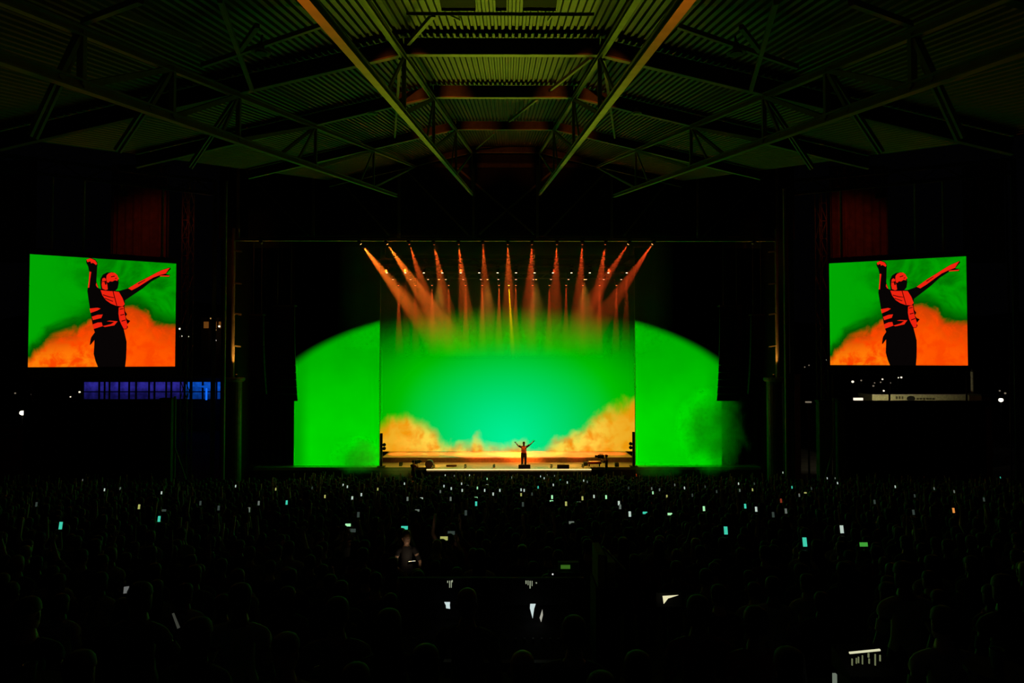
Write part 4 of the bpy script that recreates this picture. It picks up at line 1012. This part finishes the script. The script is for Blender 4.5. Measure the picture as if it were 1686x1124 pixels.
for dd, xx in cand[NIND:]:
    s = random.uniform(.91, 1.06); a0 = random.uniform(-.3, .3); n = 7; k = len(V); z0 = FL(dd); sm = random.randrange(3); hm = random.choice([3, 3, 4])
    for z, rx, ry, cy in RING:
        for j in range(n):
            a = 2 * math.pi * j / n + a0; V.append((xx + rx * s * math.cos(a), dd + cy + ry * s * math.sin(a), z0 + z * s))
    for i in range(len(RING) - 1):
        for j in range(n):
            Fc.append((k + i * n + j, k + i * n + (j + 1) % n, k + (i + 1) * n + (j + 1) % n, k + (i + 1) * n + j)); MI.append(sm if i < 6 else hm)
    Fc.append(tuple(k + (len(RING) - 1) * n + j for j in range(n))); MI.append(hm)
    if random.random() < .16:
        for sd in random.choice([(1,), (-1,), (1, -1)]):
            b_ = MB().tube([(xx + sd * .18 * s, dd, z0 + 1.38 * s), (xx + sd * .30 * s, dd + .05, z0 + 1.62 * s), (xx + sd * .27 * s, dd + .08, z0 + 1.88 * s), (xx + sd * .26 * s, dd + .09, z0 + 2.03 * s)], [.06, .045, .034, .03], 5)
            k = len(V); V += b_.v; Fc += [tuple(i + k for i in f) for f in b_.f]; MI += [5] * len(b_.f)
me = bpy.data.meshes.new('crowd'); me.from_pydata(V, [], Fc)
for m in (CLOTH[0], CLOTH[1], CLOTH[3], HAIRM[0], HAIRM[1], SKIN[0]): me.materials.append(m)  # maroon shirts put the crowd's reddish light into cloth colour
me.polygons.foreach_set('material_index', MI); me.polygons.foreach_set('use_smooth', [True] * len(Fc)); me.update()
tag(link('crowd', me), 'dense dark crowd filling the far rows below the stage', 'crowd', None, 'stuff')

# people on the platform round the mixing position
NEAR = [(769, 968, 'rest_bald', 'bald man standing left of the middle, in front of the mixing desks'), (860, 1072, 'rest_bald', 'bald man at the very bottom middle of the picture'), (945, 1016, 'rest_short', 'person with a rim-lit head right of the white lit sheets'),
        (1150, 982, 'rest_short', 'person half hiding the lit sheet on the right'), (640, 1006, 'rest_long', 'long-haired person on the left of the mixing platform'), (700, 1064, 'rest_short', 'person low left of the bald man at the bottom'),
        (555, 985, 'fold_short', 'person with folded arms left of the mixing desks'), (470, 1045, 'rest_cap', 'person in a cap near the bottom, left of centre'), (395, 962, 'rest_short', 'short-haired person at the left end of the platform'), (325, 1020, 'rest_long', 'long-haired person in the lower left'),
        (130, 1074, 'rest_short', 'person with a faintly red-lit head at the bottom left'), (45, 985, 'rest_cap', 'person in a cap at the left edge of the picture'), (1245, 1000, 'rest_short', 'short-haired person right of the lit sheet'), (1300, 1070, 'rest_long', 'long-haired person beside the lit console on the right'),
        (1490, 926, 'rest_cap', 'person in a cap right of the green sideways phone'), (1555, 1000, 'rest_short', 'short-haired person above the console in the lower right'), (1655, 948, 'rest_long', 'long-haired person at the right edge of the picture'), (1050, 1075, 'rest_short', 'short-haired person at the bottom, right of the bald man'),
        (990, 1110, 'rest_cap', 'person in a cap cut off by the bottom edge, right of centre'), (585, 1095, 'rest_short', 'short-haired person cut off by the bottom edge, left of centre'), (230, 960, 'fold_short', 'person with folded arms holding the pale card on the left')]
for x, y, kk, lab in NEAR:
    d = 1.8 * F / (y - HOR); p = P(x, y, d); s = random.uniform(.97, 1.0)
    person(kk, (p.x, d, PLAT), random.uniform(-.2, .2), (p.z - PLAT) / 1.785, lab); occupied.append((p.x, d))

q = P(903, 930, 8.0); person('work_cap', (q.x, 8.0, FL(8.0)), rad(15), 1.07, 'technician in a cap standing behind the middle desk')
# ------------------------------------------------------------------ mixing position
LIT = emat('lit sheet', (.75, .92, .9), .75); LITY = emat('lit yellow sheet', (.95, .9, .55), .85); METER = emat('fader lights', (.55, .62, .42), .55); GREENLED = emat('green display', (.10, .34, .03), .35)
CASE = mat('case laminate', (.28, .27, .12), .6)
def console(x, y, d, wd, label, meters, lit):
    p = P(x, y, d); h = p.z - PLAT
    t = thing('mixing_console', label, 'console', (p.x, d, PLAT))
    MB().hexa([(-wd / 2, -.35, h - .20), (wd / 2, -.35, h - .20), (wd / 2, .40, h - .20), (-wd / 2, .40, h - .20), (-wd / 2, -.35, h - .10), (wd / 2, -.35, h - .10), (wd / 2, .40, h + .12), (-wd / 2, .40, h + .12)]).build('body', BLACK, t)
    MB().bar((-wd / 2, -.38, h - .12), (wd / 2, -.38, h - .12), .06, .05).build('arm_rest', DSTEEL, t)
    MB().hexa([(-wd / 2, .34, h + .13), (wd / 2, .34, h + .13), (wd / 2, .42, h + .13), (-wd / 2, .42, h + .13), (-wd / 2, .40, h + .36), (wd / 2, .40, h + .36), (wd / 2, .47, h + .36), (-wd / 2, .47, h + .36)]).build('meter_bridge', BLACK, t)
    MB().bar((-wd / 2, .40, h + .37), (wd / 2, .40, h + .37), .03, .012).build('top_trim', DSTEEL, t)
    for i in (-1, 1): MB().box(i * (wd / 2 - .08) - .04, i * (wd / 2 - .08) + .04, -.25, .35, 0, h - .20).build('leg', DSTEEL, t)
    for (mx_, my_, mw, mh) in meters:
        q = P(mx_, my_, d); a = q - Vector((p.x, d, PLAT)); fy = .352 + (a.z - h - .13) * .25 if a.z > h + .13 else -.36
        MB().box(a.x - mw * d / F / 2, a.x + mw * d / F / 2, fy - .02, fy, a.z - mh * d / F / 2, a.z + mh * d / F / 2).build('meter', METER, t)
    for i in range(12):
        fx = -wd / 2 + wd * (i + .5) / 12
        MB().cbox(fx - .012, fx + .012, -.12, -.08, h - .036, h - .01, .006).build('fader', DSTEEL, t)
    return t
console(735, 1040, 6.4, 1.0, 'mixing desk with thin lit meters left of the middle', [(731, 980, 1.4, 3), (734.5, 984, 1.2, 11), (737.5, 984, 1.2, 11), (739, 979, 1.4, 3)], None)
console(884, 1041, 6.35, .95, 'mixing desk with a row of lit meters in the middle', [(868, 981, 1.6, 5), (871.5, 982, 1.3, 7), (875, 985, 1.6, 12), (878.5, 983, 1.2, 8), (886, 982, 2, 1.5)], None)
def sheet(pts, d, label, m):  # paper sheets emit; light falling on them is put into the material
    o3 = [P(x, y, d) for x, y in pts]; c = sum(o3, Vector()) / len(o3); n = len(o3)
    v = [q - c for q in o3]; v2 = [q + Vector((0, .006, 0)) for q in v]
    MBs = MB().add(v + v2, [tuple(range(n)), tuple(range(2 * n - 1, n - 1, -1))] + [(i, (i + 1) % n, n + (i + 1) % n, n + i) for i in range(n)])
    return tag(MBs.build('lit_sheet', m, None, c), label, 'paper')
sheet([(731.5, 991), (741, 991), (740.5, 996), (741, 1002), (734.5, 1001), (734, 996)], 6.55, 'small white lit sheet on the left mixing desk', LIT)
sheet([(873, 994), (882, 994), (879.5, 1002), (877, 1018), (872.5, 1001)], 6.5, 'narrow white lit sheet on the middle mixing desk', LIT)
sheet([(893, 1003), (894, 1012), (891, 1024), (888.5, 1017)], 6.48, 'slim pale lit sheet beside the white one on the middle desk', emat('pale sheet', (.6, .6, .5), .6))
q = P(1103, 996, 6.45); t = thing('reading_stand', 'dark reading stand under the yellowish lit sheet', 'stand', (q.x, 6.45, PLAT)); c = q.z - PLAT
MB().hexa([(-.12, .02, c), (.12, .02, c), (.12, .05, c), (-.12, .05, c), (-.12, .04, c + .1), (.12, .04, c + .1), (.12, .07, c + .1), (-.12, .07, c + .1)]).build('desk', BLACK, t); MB().box(-.12, .12, -.03, .02, c - .015, c).build('ledge', BLACK, t)
MB().bar((0, .035, 0), (0, .035, c), .03, .03).build('post', DSTEEL, t); MB().lathe([(.14, 0), (.14, .02)], n=12).build('foot', DSTEEL, t)
sheet([(1091, 981), (1117, 979.5), (1100, 985), (1093, 994)], 6.4, 'yellowish lit sheet at the right of the mixing position', LITY)
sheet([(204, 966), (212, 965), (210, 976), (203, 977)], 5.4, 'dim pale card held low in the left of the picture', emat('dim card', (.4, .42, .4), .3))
sheet([(283, 1010), (286, 1009), (296, 1033), (292, 1035)], 4.9, 'dim pale arm-like streak in the lower left', emat('dim streak', (.3, .32, .25), .12))  # lit arm-like streak, painted as a glowing sliver
# green monitor
p0, p1 = P(919, 942, 7.0), P(953, 925, 7.0)
t = thing('desk_monitor', 'small green-lit monitor right of the technician', 'monitor', ((p0.x + p1.x) / 2, 7.0, PLAT)); a, c = (p1.x - p0.x) / 2, p0.z - PLAT; hh = p1.z - p0.z
MB().box(-a, a, 0, .05, c, c + hh).build('housing', mat('monitor green', (.05, .12, .05), .5), t)
MB().box(-a * .75, a * .15, -.012, -.001, c + hh * .38, c + hh * .72).build('screen', GREENLED, t)
fr = MB().box(-a, a, -.015, 0, c + hh - .006, c + hh); fr.box(-a, a, -.015, 0, c, c + .006); fr.box(-a, -a + .006, -.015, 0, c, c + hh); fr.box(a - .006, a, -.015, 0, c, c + hh); fr.build('bezel', mat('bezel', (.2, .3, .22), .5), t)
MB().bar((0, .03, 0), (0, .03, c), .05, .05).build('stand', DSTEEL, t); MB().cbox(-.15, .15, -.1, .16, 0, .03, .01).build('foot', DSTEEL, t)
# intercom box with lamps
q = P(911, 968, 6.9); t = thing('intercom_box', 'small dark device with three tiny white lamps', 'device', (q.x, 6.9, PLAT)); c = q.z - PLAT
MB().cbox(-.05, .05, 0, .1, c, c + .16, .01).build('body', BLACK, t); MB().bar((0, .05, 0), (0, .05, c), .04, .04).build('stand', DSTEEL, t); MB().cbox(-.12, .12, -.1, .15, 0, .02, .005).build('foot', DSTEEL, t)
for (xx, yy) in ((910, 945), (910.5, 964.5), (915.5, 964.5)):
    w_ = P(xx, yy, 6.9); MB().lathe([(.009, 0), (.006, -.006)], c=(w_.x - q.x, -.001, w_.z - PLAT), n=8, axis='y').build('lamp', emat('tiny lamp', (.8, .85, .8), .9), t)
# flight case with open lid
q = P(1000, 966, 7.1); t = thing('flight_case', 'tall flight case with pale sides and a sloping open lid', 'case', (q.x, 7.1, PLAT)); c = P(1000, 912, 7.1).z - PLAT
cb_ = q.z - PLAT; MB().box(-.10, -.03, -.02, .45, cb_, c).build('side_panel', CASE, t); MB().box(.0, .08, -.02, .45, cb_, c - .08).build('side_panel', CASE, t); MB().box(-.03, 0, 0, .45, cb_, c - .02).build('post', BLACK, t); MB().box(-.12, .12, -.01, .47, 0, cb_).build('base', BLACK, t)
MB().bar(P(992, 900, 7.05) - t.location, P(1029, 938, 7.05) - t.location, .03, .02).build('lid', DSTEEL, t)
# console at the lower right with a lit top bar
d = 4.6; q = P(1425, 1090, d); h = q.z - PLAT
t = thing('lighting_console', 'small lighting console with a lit top bar in the lower right', 'console', (q.x, d, PLAT))
MB().hexa([(-.16, -.12, h - .08), (.16, -.12, h - .08), (.16, .14, h - .08), (-.16, .14, h - .08), (-.16, -.12, h - .04), (.16, -.12, h - .04), (.16, .14, h + .06), (-.16, .14, h + .06)]).build('body', BLACK, t)
L = lambda x, y: P(x, y, d - .14) - t.location
MB().bar(L(1398.5, 1074.5), L(1449, 1069.5), .012, .010).build('light_bar', emat('light bar', (.85, .85, .55), .8), t)
for (xx, y0, y1, w_) in ((1403, 1084, 1095, .012), (1410, 1083, 1092, .010), (1413.5, 1081, 1091, .012), (1420, 1078.5, 1093, .010), (1430, 1075, 1082, .016), (1431, 1084, 1092, .012), (1441, 1076.5, 1095, .012), (1449, 1078, 1088, .014)):
    MB().bar(L(xx, y0), L(xx, y1), w_ * .6, .006).build('lit_strip', emat('lit strip', (.3, .34, .16), .45), t)
for i in (-.12, .12): MB().bar((i, 0, 0), (i, 0, h - .08), .04, .2).build('leg', DSTEEL, t)
d = 4.2; q = P(1375.5, 1110, d); t = thing('light_stick', 'short pale vertical lit strip at the bottom edge right of centre', 'lamp', (q.x, d, PLAT)); c = q.z - PLAT
MB().box(-.01, .01, 0, .02, 0, c).build('tube', emat('strip tube', (.35, .42, .32), .4), t); MB().cbox(-.08, .08, -.06, .08, 0, .02, .005).build('foot', DSTEEL, t)
# drink cups
for (x, y, d, m, lab) in ((49, 1124, 4.3, mat('clear cup', (.35, .35, .36), .15), 'clear plastic cup at the bottom left corner'), (1642, 1100, 4.2, mat('green-lit cup', (.08, .35, .12), .3), 'green-lit cup at the bottom right corner')):  # green light on the right-hand cup is put into its colour
    q = P(x, y, d); c = q.z - PLAT; t = thing('drink_cup', lab, 'cup', (q.x, d, PLAT))
    MB().lathe([(.030, c), (.038, c + .11), (.041, c + .118), (.036, c + .116), (.028, c + .01)], n=14).build('cup', m, t, smooth=True)
    MB().lathe([(.18, c - .03), (.18, c - .002)], n=16).build('shelf', BLACK, t); MB().bar((0, 0, 0), (0, 0, c - .03), .05, .05).build('post', DSTEEL, t); MB().lathe([(.15, 0), (.15, .02)], n=12).build('foot', DSTEEL, t)

# ------------------------------------------------------------------ beyond the open sides
BK = mat('black cladding', (.010, .010, .010), .9)
def block(x0, x1, y0, d, dep, label, name, m):
    t = thing(name, label, 'wall', (0, d, 0)); xa, xb = PX(x0, d), PX(x1, d); zt = PZ(y0, d); n = max(2, round((xb - xa) / 1.5))
    for i in range(n):
        w_ = (xb - xa) / n; MB().box(xa + w_ * i + .01, xa + w_ * (i + 1) - .01, 0, dep, -.3, zt).build('panel', m, t)
    MB().box(xa, xb, -.05, dep + .05, zt, zt + .12).build('coping', DSTEEL, t)
block(40, 264, 661, 45.0, .4, 'black panelled wall below the left video screen', 'panel_wall', BK)
block(1391, 1622, 663, 45.0, .4, 'black panelled wall below the right video screen', 'panel_wall', BK)
for (x0, x1, y0, l) in ((265, 283, 658, 'pale pier left of the stage between wall and pole'), (1379, 1390, 660, 'pale pier right of the stage beside the black wall'), (1348, 1368, 662, 'wider brownish pier right of the stage')):
    t = thing('pier', l, 'pier', ((PX(x0, 44.7) + PX(x1, 44.7)) / 2, 44.7, -.3)); w_ = (PX(x1, 44.7) - PX(x0, 44.7)) / 2
    MB().box(-w_, w_, 0, .5, 0, PZ(y0, 44.7) + .3).build('shaft', mat('pier concrete', (.20, .19, .11), .8, 0, .3, 2), t); MB().box(-w_ - .05, w_ + .05, -.05, .55, PZ(y0, 44.7) + .3, PZ(y0, 44.7) + .42).build('cap', DSTEEL, t)
for (x, y0, d, xb, s, nm) in ((289, 652, 44.2, 328, 1, 'left'), (1372, 655, 44.2, 1340, -1, 'right')):
    t = thing('braced_post', 'thin post with a slanting brace beside the %s pier' % nm, 'post', (PX(x, d), d, -.3)); H = PZ(y0, d) + .3
    MB().bar((0, 0, 0), (0, 0, H), .12, .12).build('post', STEEL, t); MB().bar((0, 0, PZ(735, d) + .3), (PX(xb, d) - PX(x, d), 0, 0), .08, .08).build('brace', STEEL, t)
# blue-lit pavilion far left
d = 95.0; x0, x1 = PX(138, d), PX(390, d); zb, zt = PZ(657, d), PZ(628, d)
t = thing('pavilion', 'long low glass pavilion glowing blue behind the left video screen', 'building', (x0, d, -.4)); W = x1 - x0; zb += .4; zt += .4
DK = mat('pavilion dark', (.02, .02, .03), .7)
MB().box(-.3, W + .3, -.8, 8, zt, zt + .5).build('roof', DK, t); MB().box(-.3, W + .3, -.3, 8, 0, zb).build('base', DK, t); MB().box(0, W, 7.6, 7.9, zb, zt).build('back_wall', mat('pavilion wall', (.25, .25, .3), .8), t)
fr_ = [0, .105, .14, .235, .30, .345, .43, .465, .575, .66, .70, .78, .87, .93, 1.0]
for i, (a, c) in enumerate(zip(fr_[:-1], fr_[1:])):
    br = .55 if a < .6 else 1.0
    cl = srgb(42, 38, 140) if a < .6 else srgb(12, 84, 205)
    gm = NG('blue pane'); vec, xyz = gm.coords(); nz = gm.noise(vec, .9, 3); fz_ = gm.step(xyz[2], zb, zt, .35, 1.1)
    MB().box(W * a + .12, W * c - .12, 0, .06, zb + .05, zt - .05).build('pane', gm.emit((*cl, 1), gm.math('MULTIPLY', fz_, gm.step(nz, .3, .7, .35, 1.0))), t)
for a in fr_: MB().box(W * a - .10, W * a + .10, -.12, .14, zb, zt).build('mullion', DK, t)
MB().box(0, W, -.08, -.02, zb + (zt - zb) * .40, zb + (zt - zb) * .46).build('rail', DK, t)
q = P(351, 640, d - .5)
u = thing('blue_uplight', 'bright cyan-blue lamp post glowing in front of the pavilion', 'lamp', (q.x, d - 2.6, -.4)); c = q.z + .4
MB().lathe([(.05, 0), (.05, c - 1.2)], n=8).build('post', DK, u); MB().lathe([(.12, c - 1.4), (.12, c + .1), (.08, c + .2)], n=10).build('tube', emat('blue lamp', srgb(20, 110, 255), 1.0), u)
MB().lathe([(.1, c + .2), (1.1, c + .45), (1.15, c + .5), (.1, c + .55)], n=16).build('shade', emat('blue shade', srgb(10, 80, 190), .9), u)
# street and house lamps on the hillside
LAMPS = [(296, 541, 3.2, 'w'), (299, 553, 2.4, 'w'), (311, 554, 2.4, 'w'), (355, 543, 2.6, 'o'), (361, 537, 3.4, 'w'), (347, 524, 2.2, 'o'), (355, 560, 2.4, 'w'), (354, 566, 2.2, 'w'), (131, 645, 3.0, 'w'), (116, 653, 2.2, 'w'), (37, 679, 8, 'W'), (25, 647, 2.5, 'd'), (52, 649, 2, 'd'),
         (1362, 592, 3, 'w'), (1325, 604, 2, 'd'), (1332, 601, 2, 'd'), (1404, 628, 4, 'w'), (1418, 626, 2.6, 'd'), (1440, 630, 2, 'd'), (1450, 629, 2.2, 'd'), (1453, 624, 2.6, 'w'), (1438, 635, 2.8, 'd'), (1478, 616, 2, 'w'), (1484, 621, 3, 'w'), (1479, 621.5, 2.2, 'w'), (1466, 630, 2, 'd'), (1455, 643, 3, 'w'),
         (1420, 650, 3.4, 'w'), (1648, 658, 6.5, 'W'), (1655, 647, 3, 'd'), (1646, 643, 2.4, 'd'), (1537, 601, 2.2, 'w'), (1371, 249, 2, 'd')]
LM = {'w': emat('lamp white', (.95, .85, .65), 1.2), 'W': emat('lamp strong', (1, .93, .72), 3.0), 'd': emat('lamp dim', (.6, .5, .35), .3), 'o': emat('lamp warm', (.9, .5, .15), .7)}
nl_ = {'left': 0, 'right': 0}
for x, y, s, k in LAMPS:
    if y < 300: continue
    d = 78.0 if k == 'W' else 124.0 + 2.2 * (int(x) % 2) if 340 < x < 366 else 130.0; q = P(x, y, d); r = s * d / F / 2; sd = 'left' if x < 800 else 'right'; nl_[sd] += 1
    lab = ('brightest street lamp on the %s, beyond the black wall' if k == 'W' else '%%s distant lamp counted from the stage side on the %s hillside' % '%s')
    lab = ('brightest street lamp on the %s, beyond the black wall' % sd) if k == 'W' else 'small distant %s lamp on the %s hillside' % ({'w': 'white', 'd': 'dim', 'o': 'warm'}[k], sd)
    t = thing('street_lamp', lab, 'lamp', (q.x, d, -.4), 0, None if k == 'W' else 'distant lamps on the hillside'); c = q.z + .4
    MB().lathe([(.07, 0), (.05, c - r)], n=6).build('post', DSTEEL, t)
    MB().lathe([(r * .4, c - r), (r, c - r * .5), (r, c + r * .3), (r * .5, c + r * .8)], n=10).build('lantern', LM[k], t, smooth=True)
    MB().lathe([(r * 1.1, c + r * .8), (r * .3, c + r * 1.3)], n=10).build('hood', DSTEEL, t)
# house behind the left column
q = P(352, 533, 128); t = thing('house', 'small brownish lit house on the hillside behind the left column', 'building', (q.x, 128, -.4)); c = q.z + .4
MB().box(-2.4, 2.4, 0, 4, 0, c + 1.2).build('wall', mat('house wall', (.2, .13, .06), .9), t); MB().hexa([(-2.7, -.3, c + 1.2), (2.7, -.3, c + 1.2), (2.7, 4.3, c + 1.2), (-2.7, 4.3, c + 1.2), (-2.2, 1.6, c + 2.4), (2.2, 1.6, c + 2.4), (2.2, 2.4, c + 2.4), (-2.2, 2.4, c + 2.4)]).build('roof', DSTEEL, t)
for xx in (-1.4, 0.1, 1.4): MB().box(xx - .45, xx + .45, -.06, -.01, c - .8, c + .4).build('window', emat('house window', srgb(110, 66, 22), .8), t)
# white trailer roof on the right, booth boxes, flagpole
d = 60.0; xa, xb = PX(1435, d), PX(1612, d); zt, zb = PZ(650.5, d), PZ(661, d)
t = thing('trailer', 'long pale trailer with a dark emblem and small lettering behind the right black wall', 'trailer', (xa, d, -.4)); W = xb - xa
MB().box(0, W, 0, 2.4, zb - 1.8 + .4, zt + .4).build('box', mat('trailer white', (.55, .53, .32), .6), t)
MB().box(-.02, W + .02, -.02, 2.42, zt + .4, zt + .47).build('roof_edge', mat('roof edge', (.5, .5, .42), .6), t)
em = MB().lathe([(.30, -.03), (.30, -.01)], c=(W * .36, 0, zt + .4 - .30), n=18, axis='y', sx=1.25, sy=.8).build('emblem', BLACK, t)
for i in range(6): MB().box(W * .36 + .5 + i * .28, W * .36 + .70 + i * .28, -.03, -.01, zt + .4 - .40, zt + .4 - .24).build('letter', mat('lettering', (.10, .09, .05), .8), t)
for i in range(3): MB().box(W * .22 + i * .25, W * .22 + .16 + i * .25, -.03, -.01, zt + .4 - .34, zt + .4 - .10).build('letter', mat('lettering', (.10, .09, .05), .8), t)
for i in (.15, .8):
    for yy in (.3, 2.1): MB().lathe([(.5, -.12), (.5, .12)], c=(W * i, yy, .5), n=16, axis='y').build('wheel', BLACK, t)
MB().box(.2, W - .2, .5, 1.9, .5, zb - 1.38).build('chassis', DSTEEL, t)
for (x0, x1, y0, y1, l, m) in ((1279, 1296, 622, 660, 'tall olive-lit booth right of the stage column', CASE), (1303, 1317, 618, 661, 'slim brownish booth beside the olive one', mat('booth brown', (.16, .12, .06), .8)), (1615, 1631, 652, 672, 'small brown hut at the right end of the pale trailer', mat('hut brown', (.3, .17, .07), .8)), (-10, 38, 703, 722, 'brown low kiosk at the left edge of the picture', mat('kiosk brown', (.22, .12, .06), .8))):
    d = 56.0; xa, xb = PX(x0, d), PX(x1, d); t = thing('booth', l, 'booth', ((xa + xb) / 2, d, -.4)); w_ = (xb - xa) / 2; H = PZ(y0, d) + .4
    MB().box(-w_, w_, 0, 1.5, 0, H).build('body', m, t); MB().box(-w_ - .1, w_ + .1, -.1, 1.6, H, H + .12).build('roof', DSTEEL, t); MB().box(-w_ * .7, w_ * .7, -.03, -.01, H - .9, H - .35).build('window', DSTEEL, t)
q = P(1607.5, 612, 62); t = thing('flagpole', 'pale bare pole standing behind the trailer on the right', 'pole', (q.x, 62.6, -.4)); MB().lathe([(.14, 0), (.11, q.z + .4)], n=8).build('shaft', mat('pole pale', (.6, .58, .45), .6), t); MB().lathe([(.16, q.z + .4), (.05, q.z + .6)], n=8).build('finial', DSTEEL, t)
# yard lamp that lights the trailer and booths
ly = P(1480, 640, 55.5); t = thing('yard_lamp', 'low yard lamp behind the right black wall', 'lamp', (ly.x, 55.0, -.4)); c = PZ(668, 55) + .4
MB().bar((0, 0, 0), (0, 0, c), .12, .12).build('post', DSTEEL, t); MB().box(-.3, .3, -.1, .25, c, c + .15).build('head', DSTEEL, t)
spot('yard_light', (ly.x, 55.4, PZ(668, 55) + .3), (ly.x, 60, PZ(655, 60)), 420, (1, .88, .5), 150, .5, .2)
for (x, y, l) in ((1413, 657, 'bright white yard lamp left of the trailer'), (1356, 660, 'small bright lamp on the wall top beside the pier'), (1331, 661, 'dim lamp on the wall top left of the pier')):
    q = P(x, y, 50); t = thing('wall_lamp', l, 'lamp', (q.x, 50, -.4)); c = q.z + .4
    MB().bar((0, 0, 0), (0, 0, c - .08), .1, .1).build('post', DSTEEL, t); r_ = .32 if x == 1413 else .2
    MB().box(-r_, r_, -.08, .08, c - .08, c + (.10 if x == 1413 else .02)).build('diffuser', LM['w' if x > 1340 else 'd'], t); MB().box(-r_ * 1.1, r_ * 1.1, -.1, .1, c + .11, c + .14).build('hood', DSTEEL, t)
# what still shares a label is told apart by its place
byl = {}
for o in COL.objects:
    if o.parent is None and o.get('label') and o.get('group') in ('concertgoers holding up phones', 'small lit phones in the crowd', 'distant lamps on the hillside'): byl.setdefault(o['label'], []).append(o)
for l, os_ in byl.items():
    if len(os_) > 1:
        for i, o in enumerate(sorted(os_, key=lambda o: o.location.x / o.location.y)): o['label'] = l + ', %s from left' % ORD[i]
#=====END
